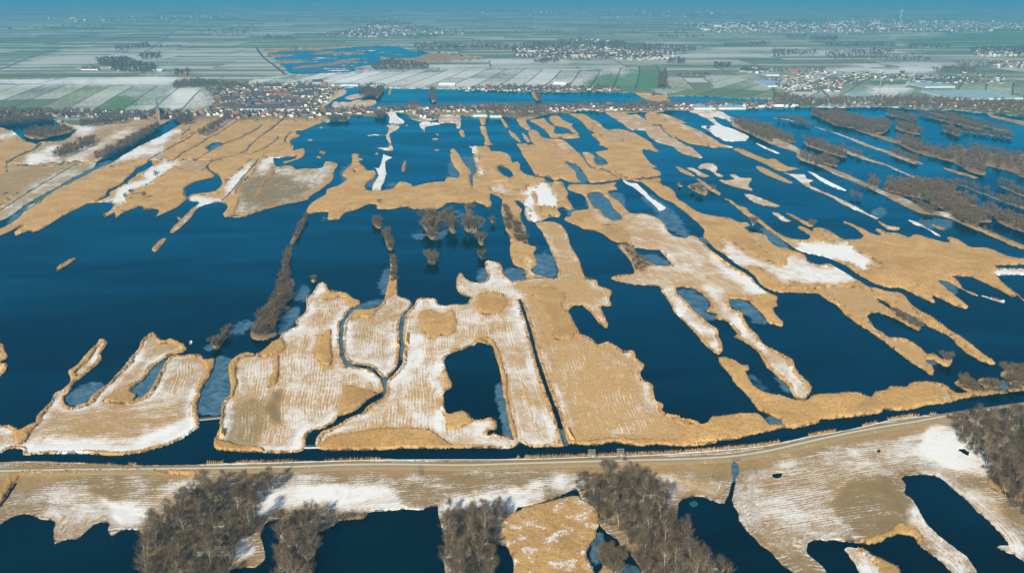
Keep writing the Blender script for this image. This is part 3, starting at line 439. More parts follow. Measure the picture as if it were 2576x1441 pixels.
('P','M',(.46,.55,.28),-14,0,"556,1050 580,1020 640,1010 665,1030 650,1080 640,1122 570,1118 554,1100"),
('P','R',(0,0,0),0,0,"542,1110 545,1105 562,1108 600,1122 645,1126 660,1138 600,1140 562,1134 539,1127"),
('P','R',(0,0,0),0,0,"831,828 834,850 832,880 835,900 828,921 794,903 796,870 806,848"),('P','R',(0,.15,0),0,0,"700,895 703,910 694,965 671,975 684,940"),
('P','M',(.1,.95,.1),-10,0,"691,985 716,983 709,1020 701,1050 671,1043 679,1008"),
('P','R',(0,.1,0),0,0,"869,973 906,978 944,995 911,1020 894,1035 870,1045 851,1043 861,1003"),
('P','R',(0,0,0),0,0,"824,722 832,735 861,737 876,740 886,750 904,758 905,765 886,776 876,770 868,752 850,750 820,757 822,740"),
('P','R',(0,0,0),0,0,"575,928 587,905 617,890 644,893 640,897 608,902 596,915 592,945 596,970 588,1000 580,993 582,970 577,953"),
('P','R',(0,.1,0),0,0,"664,880 686,863 704,853 716,858 716,880 700,890 664,900 644,895"),
# middle island between two narrow channels
('L','M',(.62,.2,.03),-8,2.2,"1000,745 1024,753 1033,760.5 1031,773 1019,785.5 1006,800.5 1004,820.5 1006,845.5 1004,875.5 1001,905.5 994,928 971,952 954,940.5 939,925.5 924,920.5 899,919 876,910.5 866,895.5 864,860.5 865,820.5 871,805.5 884,790.5 896,780.5 926,780.5 954,773 966,755.5 971,740.5 974,720.5 979,703 983,673 983,648 990,640 995,650 999,680 996,700 999,720 1001,735.5"),
('P','R',(0,0,0),0,0,"983,645 996,645 999,690 1003,733 985,745 972,750 974,720"),('P','R',(0,.1,0),0,0,"887,790 896,780 926,780 954,773 966,757 970,765 945,785 935,802 905,798 880,805"),
# third island, up to the long ditch, and the golden field right of it
('L','M',(.66,.05,.0),-6,2.4,"799,1128 831,1134 894,1134 969,1132 1031,1128 1094,1129 1144,1128 1219,1127 1288,1127 1305,1113 1315,1115 1330,1123 1363,1125.5 1418,1124 1430,1118 1463,1120.5 1500,1120.5 1525,1115.5 1545,1112 1575,1118 1613,1122 1663,1118 1700,1123 1750,1122 1800,1113 1803,1108 1850,1104 1888,1095.5 1944,1083 1969,1075 1950,1070 1932,1070.5 1908,1043 1863,1043 1825,1047 1790,1050.5 1784,1063 1768,1069 1750,1060.5 1713,1053 1708,1048 1678,1043 1665,1038 1664,1018 1648,1010.5 1642,988 1640,970.5 1623,960.5 1610,938 1619,920.5 1600,900.5 1595,885.5 1570,885.5 1550,873 1530,863 1503,868 1495,858 1480,848 1463,843 1453,833 1440,808 1430,783 1438,772 1460,768 1473,775.5 1488,790.5 1505,810.5 1525,828 1528,820.5 1520,800.5 1512,773 1538,769 1534,753 1538,733 1505,720.5 1503,708 1473,698 1463,678 1455,653 1438,625.5 1428,590.5 1410,568 1388,559 1348,563 1363,583 1375,605.5 1383,628 1395,653 1404,680.5 1402,701.5 1373,700.5 1345,701 1300,706 1288,708 1269,693 1261,668 1239,660 1221,660 1224,680 1229,690 1224,710 1194,713 1171,703 1156,688 1150,698 1149,720.5 1154,735.5 1169,744 1186,748 1179,758 1176,765.5 1144,767 1119,770.5 1101,765.5 1094,753 1069,752 1051,753 1043,765.5 1041,770.5 1024,788 1019,795.5 1016,820.5 1016,860.5 1013,895.5 1011,915.5 994,940.5 976,960.5 974,983 969,998 944,1012 921,1024.5 906,1042 881,1052 859,1068 839,1077 806,1090 800,1095.5 794,1118"),
('P','M',(.30,.0,.05),-3,2.4,"1418,1128 1309,753 1290,740 1300,706 1375,700 1350,560 1420,555 1550,720 1530,830 1640,930 1700,1045 1960,1070 1960,1085 1800,1122"),
('P','M',(.42,.1,0),6,0,"1385,590 1400,600 1425,660 1440,690 1425,712 1410,700 1405,650"),
('P','M',(.42,.0,.0),-3,0,"1440,870 1560,900 1640,1000 1700,1060 1640,1112 1470,1115 1400,980"),
('P','R',(0,.2,0),0,0,"1320,728 1370,720 1405,728 1423,748 1415,770 1433,795 1448,825 1442,850 1423,855 1395,853 1380,815 1363,770 1343,745"),
('P','R',(0,0,0),0,0,"1430,1119 1432,1110 1470,1112 1540,1103 1600,1108 1690,1108 1720,1080 1680,1050 1760,1073 1784,1063 1790,1050 1880,1042 1908,1043 1932,1070 1969,1075 1944,1083 1850,1104 1803,1108 1700,1123 1613,1122 1545,1112 1463,1121"),
('P','R',(0,0,0),0,0,"1059,788 1081,780 1106,788 1119,790 1138,780 1145,835 1106,845 1074,850 1061,815"),('P','R',(0,0,0),0,0,"1204,742 1215,738 1264,739 1276,763 1251,790 1204,788"),
('P','R',(0,0,0),0,0,"800,1128 829,1103 869,1095 944,1080 966,1077 1069,1080 1106,1100 1139,1127 1094,1130 969,1133 831,1135"),
('P','M',(1.05,0,0),-6,0,"1112,905 1124,915 1117,960 1120,1000 1120,1040 1127,1078 1112,1075 1102,1040 1110,990 1100,940"),
('P','R',(0,0,0),0,0,"1124,915 1118,960 1124,1000 1121,1040 1130,1080 1160,1076 1187,1060 1176,1042 1165,1037 1127,1043 1118,1000 1140,980 1135,960 1120,935 1128,905 1150,880 1165,885 1145,878 1140,895"),
('P','R',(0,0,0),0,0,"1195,858 1215,850 1240,858 1258,895 1275,960 1282,1040 1300,1095 1286,1100 1272,1060 1262,985 1258,920 1245,880 1225,860"),
('P','M',(1.1,0,0),0,0,"1040,850 1060,845 1065,880 1050,915 1035,920 1028,880"),
('P','M',(1.0,0,0),-2,0,"1295,725 1303,740 1312,800 1330,830 1325,850 1300,800 1285,750"),
('W','',0,0,0,"1193,870 1206,861 1225,868 1240,873 1245,893 1256,920 1259,945 1264,970 1271,1013 1275,1045 1281,1078 1292,1097 1290,1102 1262,1098 1240,1093 1225,1098 1228,1086 1248,1080 1250,1074 1240,1054 1225,1053 1215,1058 1187,1056 1176,1042 1165,1037 1131,1043 1121,1030 1119,998 1124,983 1139,973 1131,955 1119,933 1118,908 1131,893 1149,885 1169,880 1184,870"),
# M1: right-centre mass
('L','M',(.50,.05,0),-12,3,"1428,475 1435,466 1463,465 1513,465 1550,460 1543,468 1552,476.5 1530,483 1535,495 1557,508 1570,523 1588,538 1613,538 1638,543 1658,553 1675,570 1678,583 1698,595 1725,600 1733,595 1750,596.5 1768,610 1788,630 1813,650 1850,675 1888,700 1908,720.5 1932,738 1955,748 1953,760 1955,771 1942,775 1952,795.5 1969,810.5 1969,822 1947,818 1932,813 1918,793 1895,770.5 1883,760.5 1870,754 1835,753 1833,760.5 1843,780.5 1863,785.5 1873,805.5 1888,828 1908,848 1920,868 1932,875.5 1947,883 1977,900.5 1992,908 2003,928 2019,950.5 2037,965.5 2042,983 2029,1000.5 2024,1005.5 2004,1003 1992,988 1982,973 1957,950.5 1944,935.5 1932,925.5 1923,913 1908,890.5 1888,870.5 1858,853 1849,849 1857,843 1848,828 1830,810.5 1808,805.5 1798,800.5 1807,793 1780,783 1789,770.5 1778,750.5 1750,730.5 1718,723 1700,725.5 1703,740.5 1725,758 1738,773 1758,793 1778,813 1800,828 1808,845.5 1818,875.5 1808,892 1793,885.5 1770,865.5 1750,840.5 1725,815.5 1700,785.5 1678,753 1663,733 1658,720.5 1620,718 1580,715 1538,701.5 1560,693 1595,688 1583,655 1563,630 1555,620 1565,615 1588,620.5 1560,612 1540,606.5 1520,590 1495,581.5 1470,578 1438,563 1420,553 1423,548 1438,545 1438,535 1460,530 1480,526.5 1480,515 1473,498 1463,488 1445,485"),
('P','R',(0,0,0),0,0,"1420,470 1580,455 1560,508 1600,540 1575,535 1565,556 1540,556 1510,540 1495,525 1485,535 1500,560 1570,590 1590,620 1540,606 1420,560"),
('P','R',(0,.25,0),0,0,"1515,568 1560,568 1580,590 1578,610 1555,610 1525,592"),
('P','R',(0,.75,0),0,0,"1562,615 1590,618 1605,640 1625,655 1632,672 1618,682 1600,680 1590,655 1575,630"),
('P','M',(1.1,0,0),-16,0,"1770,643 1793,638 1825,665 1860,690 1888,712 1915,725 1920,732 1888,735 1863,720 1825,695 1800,668"),
('P','M',(.62,0,0),-16,0,"1645,620 1690,600 1740,640 1800,690 1850,725 1800,730 1740,690 1690,660"),
('P','M',(.85,0,0),-18,0,"1668,740 1690,728 1695,745 1720,770 1760,810 1795,845 1808,875 1800,880 1770,850 1730,808 1695,770"),
('P','M',(.9,0,0),-14,0,"1790,725 1840,728 1825,755 1838,785 1870,820 1905,860 1930,890 1920,893 1880,860 1835,800 1810,765"),
('P','M',(.9,0,0),-14,0,"1930,892 1945,905 1990,960 2020,985 2025,993 2005,993 1975,955 1940,915"),
('P','R',(0,0,0),0,0,"1835,742 1870,748 1900,742 1932,740 1955,748 1953,775 1969,815 1947,818 1932,813 1895,770 1870,754 1835,753"),
('W','',0,0,0,"1478,490 1493,483 1510,484 1520,495 1533,505 1540,520 1553,533 1563,543 1564,554 1535,554 1520,543 1510,530 1495,523 1485,508"),
('W','',0,0,0,"1595,625.5 1615,625.5 1633,628 1658,630.5 1675,648 1688,665.5 1680,670.5 1648,669 1628,658 1608,643"),
('L','M',(1.3,0,0),-17,1.2,"1568,454 1590,462 1603,463 1620,480 1645,503 1674,523 1670,528 1658,530.5 1643,515 1620,493 1595,473 1575,463"),
# M2a
('L','R',(.0,.0,0),-18,0,"1570,453 1613,452 1660,448 1662,454 1658,460 1678,470 1698,485 1703,500 1733,520 1763,538 1800,545 1838,550 1858,560 1880,561.5 1887,568 1875,573 1880,582 1908,588 1925,590 1932,603 1944,615 1959,623 1977,625 2002,633 2025,643 2030,655 2042,662 2062,668 2080,664 2092,667 2112,677 2137,692 2157,707 2182,722.5 2207,727.5 2232,735 2264,740 2279,753 2294,768 2319,785.5 2344,798 2367,815.5 2394,835.5 2419,853 2452,873 2477,893 2504,913 2492,917 2469,908 2432,885.5 2407,865.5 2382,845.5 2344,825.5 2314,808 2302,798 2264,783 2237,768 2217,755.5 2204,750.5 2214,763 2244,780.5 2274,793 2302,810.5 2317,828 2312,834 2287,823 2264,808 2239,798 2219,790.5 2202,787 2182,793 2187,808 2197,825.5 2219,840.5 2234,850.5 2269,853 2297,863 2319,880.5 2332,893 2347,890.5 2369,905.5 2392,905.5 2389,918 2379,922 2362,915.5 2344,905.5 2327,905.5 2332,915.5 2342,920.5 2348,943 2337,943 2322,930.5 2289,908 2257,885.5 2219,858 2177,828 2144,805.5 2119,788 2107,770.5 2082,755.5 2057,740.5 2032,739 1994,737 1957,735.5 1932,728 1916,717.5 1892,690 1854,665 1817,638 1792,620 1783,610 1770,595 1773,583 1763,568 1738,548 1723,535 1698,515 1668,500 1645,483 1623,465 1608,458"),
('P','M',(.9,.0,0),-12,0,"1808,603 1825,601 1850,618 1888,640 1932,658 1979,670 1982,650 2004,643 2024,648 2032,660 2072,673 2107,670 2132,688 2153,708 2132,716 2057,718 1982,708 1992,720 1957,710 1932,693 1913,673 1863,668 1838,655 1825,638 1810,633 1825,628 1813,615"),
('P','M',(.4,.1,0),-18,0,"1890,575 1925,592 1955,625 1940,640 1915,620 1888,600"),
('P','M',(.22,.1,0),-18,0,"1960,727 2060,728 2120,722 2180,730 2230,745 2200,752 2235,785 2190,785 2165,800 2110,760 2060,738 1990,732"),
('P','M',(.7,0,0),-18,0,"2170,792 2182,796 2190,820 2225,852 2215,850 2175,820"),('P','M',(.4,0,0),-18,0,"2232,858 2280,865 2325,893 2320,925 2280,898"),
('P','M',(.4,.1,0),-18,0,"2260,748 2300,780 2350,820 2420,865 2470,905 2440,882 2370,835 2300,795 2265,775"),
('P','R',(0,.7,0),0,0,"2240,782 2275,790 2302,808 2317,828 2312,834 2285,820 2255,800"),
# M2b
('L','R',(0,0,0),-18,0,"1820,500 1838,505 1855,518 1878,525 1885,535 1905,548 1923,563 1957,588 1982,600 2002,603 2032,604 2039,595 2024,585 2007,575 2009,570 2032,578 2044,583 2047,575 2067,575 2092,585 2119,603 2144,603 2162,603 2172,594 2152,575 2122,560 2124,557 2152,568 2182,583 2204,593 2217,591.5 2202,580 2207,576.5 2232,585 2264,590 2287,598 2302,591.5 2332,598 2362,608 2389,611.5 2382,600 2394,598 2419,610 2444,623 2482,625 2514,638 2544,648 2576,651.5 2680,660 2680,760 2576,758 2557,740.5 2537,725.5 2527,720 2514,708 2507,696 2499,683 2507,694 2527,720 2557,742 2544,748 2519,733 2494,720.5 2482,715 2444,698 2407,695.5 2392,694 2407,707 2422,728 2447,738 2461,745 2447,743 2427,733 2402,720.5 2382,710 2359,706.5 2372,720.5 2382,730.5 2397,740.5 2419,758 2433,773 2429,777 2407,772 2377,758 2347,744 2343,750.5 2349,762 2332,757 2307,745.5 2287,735.5 2267,725.5 2244,725.5 2219,721 2194,712 2169,697 2144,680 2119,664 2090,652 2060,643 2030,637 2005,628 1985,614 1970,606 1957,597 1928,577 1903,558 1880,545 1855,525 1833,508"),
('P','M',(1.15,0,0),-14,0,"1979,610 2032,611 2064,610 2107,615 2059,583 2072,583 2107,600 2122,613 2157,635 2207,660 2222,673 2204,673 2187,664 2179,670 2191,681 2177,680 2144,663 2107,655 2057,645 2019,638 1987,620"),
('W','',0,0,0,"2500,669 2544,667 2700,669 2700,676 2540,676 2508,674"),('W','',0,0,0,"2510,694 2576,692 2700,692 2700,770 2576,757 2557,740 2537,725 2520,712"),
('P','M',(1.2,0,0),80,0,"2500,680 2515,677 2700,677 2700,691 2510,693"),
# bottom-right reed bank
('L','R',(0,0,0),0,0,"1807,903 1818,900.5 1843,908 1868,920.5 1880,920.5 1885,930.5 1875,935.5 1883,953 1895,970.5 1913,985.5 1932,990.5 1969,998 2002,1008 2029,1008 2044,998 2069,994 2094,994 2132,989 2172,992 2182,998 2193,999 2202,987 2229,983 2239,975.5 2282,975.5 2289,967 2319,962 2344,964 2369,967 2389,980.5 2407,993 2434,988 2415,975 2402,963 2408,958 2422,957 2447,970.5 2469,980.5 2480,985 2470,970 2460,960 2475,955 2495,975 2519,984 2540,975 2515,945 2532,933 2576,938 2640,945 2640,985 2576,983 2519,989 2482,994 2457,998 2414,1005.5 2394,1012 2357,1018 2332,1019 2314,1025.5 2287,1032 2252,1033 2224,1029 2219,1038 2182,1045.5 2144,1050.5 2094,1055.5 2059,1055.5 2057,1063 2032,1070.5 1989,1078 1972,1073 1962,1058 1944,1045.5 1932,1040.5 1908,1028 1875,990.5 1850,963 1833,938 1813,918"),
('P','M',(.6,.1,0),0,0,"2348,972 2365,970 2395,1005 2385,1013 2370,1005"),('P','M',(.9,.3,0),0,0,"2480,990 2560,978 2576,975 2576,983 2520,989 2482,995"),('P','R',(0,.6,0),0,0,"2408,960 2440,965 2482,985 2540,970 2576,940 2640,945 2640,985 2576,983 2519,989 2457,998"),
# foreground land south of the canal
('L','M',(.50,.85,.12),86,0,"-60,1174 350,1170.5 512,1168 644,1165 961,1156 1069,1158 1169,1158 1288,1154 1488,1148 1663,1142 1788,1133 1932,1119 2032,1098 2137,1080 2257,1053 2357,1043 2457,1029 2576,1013 2700,996 2700,1500 2576,1413 2552,1398 2527,1388 2507,1377 2514,1373 2537,1372 2534,1363 2519,1343 2494,1320.5 2472,1298 2447,1278 2422,1250.5 2397,1230.5 2377,1213 2357,1200.5 2332,1195.5 2287,1197 2267,1203 2279,1220.5 2278,1243 2294,1255.5 2309,1280.5 2322,1305.5 2342,1330.5 2362,1348 2382,1368 2407,1385.5 2432,1405.5 2447,1423 2457,1441 2485,1500 2405,1500 2387,1441 2379,1430.5 2362,1413 2332,1390.5 2317,1378 2304,1365.5 2297,1348 2272,1342 2254,1343 2247,1350.5 2229,1353 2219,1363 2197,1369 2169,1365.5 2144,1363 2119,1362 2099,1358 2082,1360.5 2052,1359 2031,1365.5 2032,1393 2049,1408 2072,1428 2079,1441 2105,1500 2020,1500 1992,1441 1969,1418 1947,1395.5 1932,1380.5 1918,1368 1895,1345.5 1880,1330.5 1860,1310.5 1858,1293 1842,1268 1843,1243 1850,1205.5 1859,1188 1853,1164 1843,1164 1840,1180.5 1842,1205.5 1835,1230.5 1828,1255.5 1818,1268 1788,1258 1763,1249 1728,1253 1708,1263 1704,1300.5 1698,1320.5 1720,1345 1758,1375 1778,1385 1793,1405 1810,1441 1830,1500 1625,1500 1610,1441 1593,1408 1580,1388 1560,1373 1553,1358 1528,1340.5 1510,1323 1505,1298 1490,1274 1460,1253 1450,1232 1425,1240.5 1400,1253 1363,1264 1313,1273 1300,1275 1293,1290 1313,1279 1350,1270 1388,1263 1425,1253 1448,1252 1468,1265.5 1490,1278 1503,1300.5 1508,1320.5 1498,1335.5 1499,1355.5 1485,1368 1475,1390.5 1485,1413 1495,1430.5 1510,1500 1300,1500 1293,1441 1288,1418 1279,1393 1269,1373 1244,1370.5 1241,1405 1244,1441 1248,1500 1115,1500 1119,1441 1120,1380 1116,1343 1108,1305 1104,1274 1079,1275.5 1064,1282 1019,1279 994,1283 956,1284 931,1290 914,1305 881,1308 856,1310 834,1323 816,1333 800,1340 796,1380 784,1441 775,1500 690,1500 699,1441 704,1380 706,1350 719,1318 714,1307 681,1310 664,1325.5 659,1355 668,1398 661,1413 644,1425.5 600,1428 578,1434 570,1500 364,1500 362,1441 360,1380.5 355,1339 325,1332 300,1335.5 280,1347 269,1333 275,1315.5 260,1313 237,1318 212,1338 192,1353 160,1357 135,1367 132,1343 135,1310.5 105,1303 70,1292 30,1300.5 0,1318 -60,1340"),
('P','M',(.12,.45,.1),88,0,"-60,1183 600,1180 1300,1168 1750,1155 1932,1136 2132,1095 2330,1060 2360,1075 2330,1090 2150,1115 2040,1135 1940,1160 1850,1175 1740,1190 1640,1185 1500,1180 1300,1178 1060,1190 720,1190 400,1200 40,1215 -60,1210"),
('P','R',(0,.15,0),0,0,"30,1193 60,1187 500,1184 505,1192 480,1196 360,1190 60,1197 38,1215 22,1240 6,1262 0,1270 -20,1260 10,1225"),
('P','M',(.70,.5,.1),88,0,"120,1290 200,1245 300,1270 330,1255 430,1210 470,1200 440,1250 380,1300 340,1320 290,1310 240,1320 180,1345 150,1350 140,1310"),
('P','M',(1.0,.2,0),88,0,"290,1265 340,1262 370,1290 330,1310 290,1290"),
('P','M',(.98,.2,0),70,0,"645,1240 700,1228 740,1225 800,1225 930,1215 1000,1240 1040,1262 1110,1256 1150,1230 1290,1215 1300,1232 1290,1270 1200,1275 1104,1274 1064,1282 994,1281 930,1285 800,1285 690,1290 650,1300"),
('P','M',(1.0,.2,0),60,0,"590,1400 620,1365 645,1330 660,1400 644,1420 600,1425"),
('P','M',(1.0,.3,0),88,0,"1280,1250 1288,1215 1350,1205 1362,1245 1320,1268 1290,1272"),('P','M',(.9,.3,0),88,0,"1395,1215 1430,1190 1460,1195 1450,1222 1425,1240 1400,1235"),
('P','M',(.6,.2,0),88,0,"1640,1200 1690,1190 1760,1205 1800,1215 1830,1230 1780,1250 1720,1250 1690,1270"),
('P','M',(.66,.6,.05),75,0,"1862,1195 1930,1165 2040,1145 2140,1125 2180,1110 2230,1105 2330,1090 2480,1185 2400,1210 2290,1190 2240,1200 2200,1200 2100,1230 2090,1260 2110,1300 2080,1350 2030,1360 1990,1400 1940,1380 1880,1320 1860,1250"),
('P','M',(.3,.9,.15),75,0,"2110,1215 2200,1200 2260,1205 2290,1290 2270,1330 2190,1345 2110,1330 2075,1280"),
('P','M',(1.05,0,0),80,0,"2322,1086 2385,1083 2440,1110 2475,1150 2495,1172 2470,1190 2400,1195 2350,1180 2310,1150 2330,1110"),
('P','M',(.8,.2,.05),-25,0,"2300,1200 2380,1205 2440,1240 2520,1290 2600,1350 2600,1420 2500,1330 2440,1270"),('P','M',(.75,.3,0),-22,0,"2275,1245 2290,1250 2320,1300 2380,1365 2440,1410 2450,1441 2400,1441 2330,1380 2300,1350 2260,1330"),
('P','R',(0,.3,0),0,0,"2481,1206 2520,1205 2600,1245 2600,1280 2560,1265 2510,1240 2485,1225"),
('P','R',(0,.1,0),0,0,"2254,1343 2272,1342 2297,1348 2310,1372 2318,1350 2290,1325 2262,1318 2230,1340 2160,1360 2197,1369"),
('P','R',(.75,.15,0),0,0,"1293,1285 1313,1279 1350,1268 1388,1261 1425,1251 1448,1250 1468,1265 1490,1278 1508,1320 1500,1355 1475,1390 1485,1413 1500,1500 1300,1500 1288,1418 1270,1375 1262,1330 1275,1300"),
('L','R',(.5,.2,0),0,0,"2124,1382 2132,1378 2152,1379 2170,1381 2195,1396 2220,1408 2245,1418 2260,1428 2267,1441 2285,1500 2190,1500 2162,1441 2152,1418 2137,1398"),
('P','M',(.95,.2,0),-20,0,"2124,1382 2132,1378 2152,1379 2165,1385 2190,1410 2215,1441 2225,1500 2190,1500 2162,1441 2137,1398"),
('L','R',(0,.5,0),0,0,"1508,1398 1518,1418 1510,1450 1545,1455 1548,1423 1565,1418 1560,1403 1538,1395.5"),
('W','',0,0,0,"2412,1130 2420,1128 2440,1137 2438,1146 2425,1141"),('W','',0,0,0,"2204,1134 2208,1131 2213,1133 2211,1138 2206,1138"),
('W','',0,0,0,"1940,1193 1950,1190 1966,1189 1964,1198 1955,1204 1945,1200"),
]
# broken reed bars scattered through the far marsh
_rm = random.Random(3)
for _k in range(34):
    _x, _y, _w, _h = _rm.uniform(700, 1050), _rm.uniform(126, 181), _rm.uniform(9, 30), _rm.uniform(.7, 1.7)
    if _x + _w > 1075 - (_y - 126) * 2.6: continue
    OPS.append(('L', 'R', (_rm.choice((.1, .1, .9)), .6, 0), 0, 0, " ".join("%.1f,%.1f" % (_x + _w * math.cos(_a), _y + _h * math.sin(_a) + _rm.uniform(-.4, .4)) for _a in [_j * math.pi / 5 for _j in range(10)])))
# ditches: centre line and width in metres
DITCH = [(2.6,"1306,753 1323,801 1337,850 1350,900 1364,945 1380,990 1402,1050 1424,1122"),(1.6,"557,506 575,490 600,460 644,410 648,402"),
(2.2,"480,502 470,495 474,492 466,483"),(2.0,"542,440 526,428 522,418 532,408 560,398 610,385 648,350 690,320 712,300"),(1.6,"436,404 460,385 500,365 530,345 560,330 600,305 640,300"),
(1.6,"490,406 530,380 570,360 600,350 640,330 660,315"),(1.5,"374,402 420,404 537,405 560,403"),(1.6,"372,404 420,376 470,350 505,325"),(1.4,"700,345 690,358 640,385 600,392"),
(3.0,"20,410 50,414 90,415 137,410 175,408 225,408"),(3.2,"22,408 40,396 87,376 105,360"),(1.8,"100,420 140,418 165,408 225,410"),(1.6,"0,530 60,492 120,455 190,415 205,413"),
(1.6,"1590,452 1640,450 1665,448"),(1.3,"1436,463 1500,463 1560,455"),(1.5,"1463,385 1475,408 1490,424"),(1.0,"1545,432 1570,448 1600,458"),(1.6,"735,330 722,345 716,358 730,362"),
(2.0,"1660,313 1670,330 1690,345 1715,360 1730,368"),(1.2,"42,1215 20,1250 0,1275")]
ICE = ["735,172 790,160 860,163 890,176 800,184 740,183","700,135 760,130 790,136 740,146 700,142","890,122 960,121 960,128 880,130","940,140 1000,139 990,146 930,146","1478,490 1564,490 1564,554 1500,554","500,993 545,905 582,905 580,1010 560,1040 500,1040","855,915 848,800 880,775 905,760 960,755 970,765 885,790 868,830 868,900 905,922 960,945 985,950 975,990 960,1000 945,930 880,925","1004,905 1004,800 1030,765 1045,765 1022,800 1018,900","165,1020 180,985 210,970 262,963 250,985 220,1015",
"325,1010 340,960 420,900 425,910 395,960 355,1000","1205,715 1200,690 1222,672 1232,690 1228,712","1405,1080 1415,1080 1430,1118 1418,1122","1250,960 1262,960 1292,1095 1268,1100 1256,1030","1700,728 1750,733 1780,752 1786,770 1778,782 1805,795 1798,808 1770,805 1735,770 1703,742",
"1340,640 1390,640 1403,690 1395,700 1345,690","1835,755 1870,756 1900,775 1920,800 1935,815 1900,810 1860,785 1845,778","575,820 640,805 645,815 610,835 575,850 560,860 548,858","520,865 535,865 545,880 510,880","960,700 980,670 982,720 970,745 950,720",
"1268,678 1300,675 1322,685 1322,700 1285,704","1088,545 1140,528 1170,535 1110,600 1090,605","1030,590 1060,580 1070,600 1050,600","820,536 806,536 830,552 800,550","1425,515 1460,535 1475,565 1450,560 1430,545","1598,650 1640,640 1690,668 1650,672","1610,490 1640,490 1700,540 1730,575 1690,560 1640,520",
"1905,565 1950,590 1990,625 1960,622 1930,600","2360,702 2392,700 2410,740 2385,738","2320,905 2345,902 2362,918 2335,920","1925,1045 1960,1050 1975,1075 1950,1072 1930,1060","2505,985 2515,960 2540,955 2545,975","1840,1165 1860,1165 1860,1205 1845,1215","-60,1330 0,1345 -60,1370",
"740,735 770,720 780,745 750,760","700,850 712,790 745,770 755,790 745,812 710,840","1935,928 1965,950 1990,985 1975,985 1945,950","1880,935 1900,950 1935,985 1915,980","1485,1390 1500,1340 1520,1345 1510,1400 1500,1420","1750,600 1775,600 1785,612 1765,612","1640,540 1690,560 1745,600 1720,595 1670,570",
"2300,560 2380,550 2400,570 2340,575","2200,525 2230,525 2225,545 2190,545","1540,1440 1570,1420 1600,1430 1610,1460 1540,1460","930,425 945,430 943,465 930,480 925,470","1160,395 1190,395 1198,430 1190,470 1180,455 1186,433","1130,400 1150,420 1157,445 1130,448","860,430 885,410 885,455 865,460","960,475 1000,460 1001,475","50,575 110,540 165,510 245,460 290,430 320,410 280,405 200,440 100,495 20,555",
"520,372 555,358 560,366 530,380","1425,408 1450,415 1480,458 1460,460","1500,385 1512,395 1528,413 1500,410","2240,780 2270,770 2310,800 2330,815 2320,825 2300,808","2205,752 2240,770 2215,762"]

# ------------------------------------------------------------------ turn the map into terrain
def hash2(ix, iy, k=0):
    h = (ix.astype(np.int64) * 374761393 + iy.astype(np.int64) * 668265263 + k * 1442695040) & 0xffffffff
    h = ((h ^ (h >> 13)) * 1274126177) & 0xffffffff
    return ((h ^ (h >> 16)) & 0xffff) / 65535.0
def vnoise(x, y, k=0):
    ix, iy = np.floor(x), np.floor(y); fx, fy = x - ix, y - iy
    fx = fx * fx * (3 - 2 * fx); fy = fy * fy * (3 - 2 * fy)
    a = hash2(ix, iy, k); b = hash2(ix + 1, iy, k); c = hash2(ix, iy + 1, k); d = hash2(ix + 1, iy + 1, k)
    return (a * (1 - fx) + b * fx) * (1 - fy) + (c * (1 - fx) + d * fx) * fy
def smooth_ring(pts, closed=True, rough=0.8, seed=0, step=5.0):
    P = np.array(pts, float); n = len(P); out = []
    for i in range(n if closed else n - 1):
        p0, p1, p2, p3 = (P[(i - 1) % n], P[i], P[(i + 1) % n], P[(i + 2) % n]) if closed else (P[max(i - 1, 0)], P[i], P[i + 1], P[min(i + 2, n - 1)])
        L = np.hypot(*(p2 - p1))
        # keep long straight sides straight: tangents limited by the shorter neighbour
        m1 = (p2 - p0) * 0.5; m2 = (p3 - p1) * 0.5
        for m in (m1, m2):
            l = np.hypot(*m)
            if l > L: m *= L / max(l, 1e-6)
        far = max(p1[1], p2[1]) < 260
        k = max(1, int(L / (step if not far else 4.0))); k = min(k, 60)
        for j in range(k):
            t = j / k
            h = (2*t**3 - 3*t**2 + 1) * p1 + (t**3 - 2*t**2 + t) * m1 + (-2*t**3 + 3*t**2) * p2 + (t**3 - t**2) * m2
            out.append(h)
    out = np.array(out)
    if rough > 0:
        W = upn(np.clip(out, -3000, 5000) * 1.0)
        f = [(18.0, 0.8), (5.0, 0.38), (1.6, 0.25)]
        dx = sum((vnoise(W[:, 0] / s + 50, W[:, 1] / s, 3) - .5) * a for s, a in f) * 2 * rough
        dy = sum((vnoise(W[:, 0] / s + 90, W[:, 1] / s + 33, 9) - .5) * a for s, a in f) * 2 * rough
        mx = np.array([mpp(y)[0] for y in out[:, 1]]); my = np.array([mpp(y)[1] for y in out[:, 1]])
        out[:, 0] += dx / mx; out[:, 1] -= dy / my
    return out
def ribbon(pts, width):
    c = smooth_ring(pts, False, 0.25, step=6.0); c = np.vstack([c, [pts[-1]]])
    W = upn(c)[:, :2]; d = np.gradient(W, axis=0); d /= np.linalg.norm(d, axis=1)[:, None] + 1e-9
    nrm = np.stack([-d[:, 1], d[:, 0]], 1)
    wv = width / 2 * (0.8 + 0.5 * vnoise(W[:, 0] / 6, W[:, 1] / 6, 5))[:, None]
    return np.vstack([W + nrm * wv, (W - nrm * wv)[::-1]])
def proj(W, z=0.0):
    """ground point -> photo pixel"""
    dx = W[:, 0]; dy = W[:, 1]; dz = z - CAM_H
    c, s = math.cos(PITCH), math.sin(PITCH)
    depth = dy * c - dz * s; upv = dy * s + dz * c
    return np.stack([1288 + FOC * dx / depth, 720.5 - FOC * upv / depth], 1)
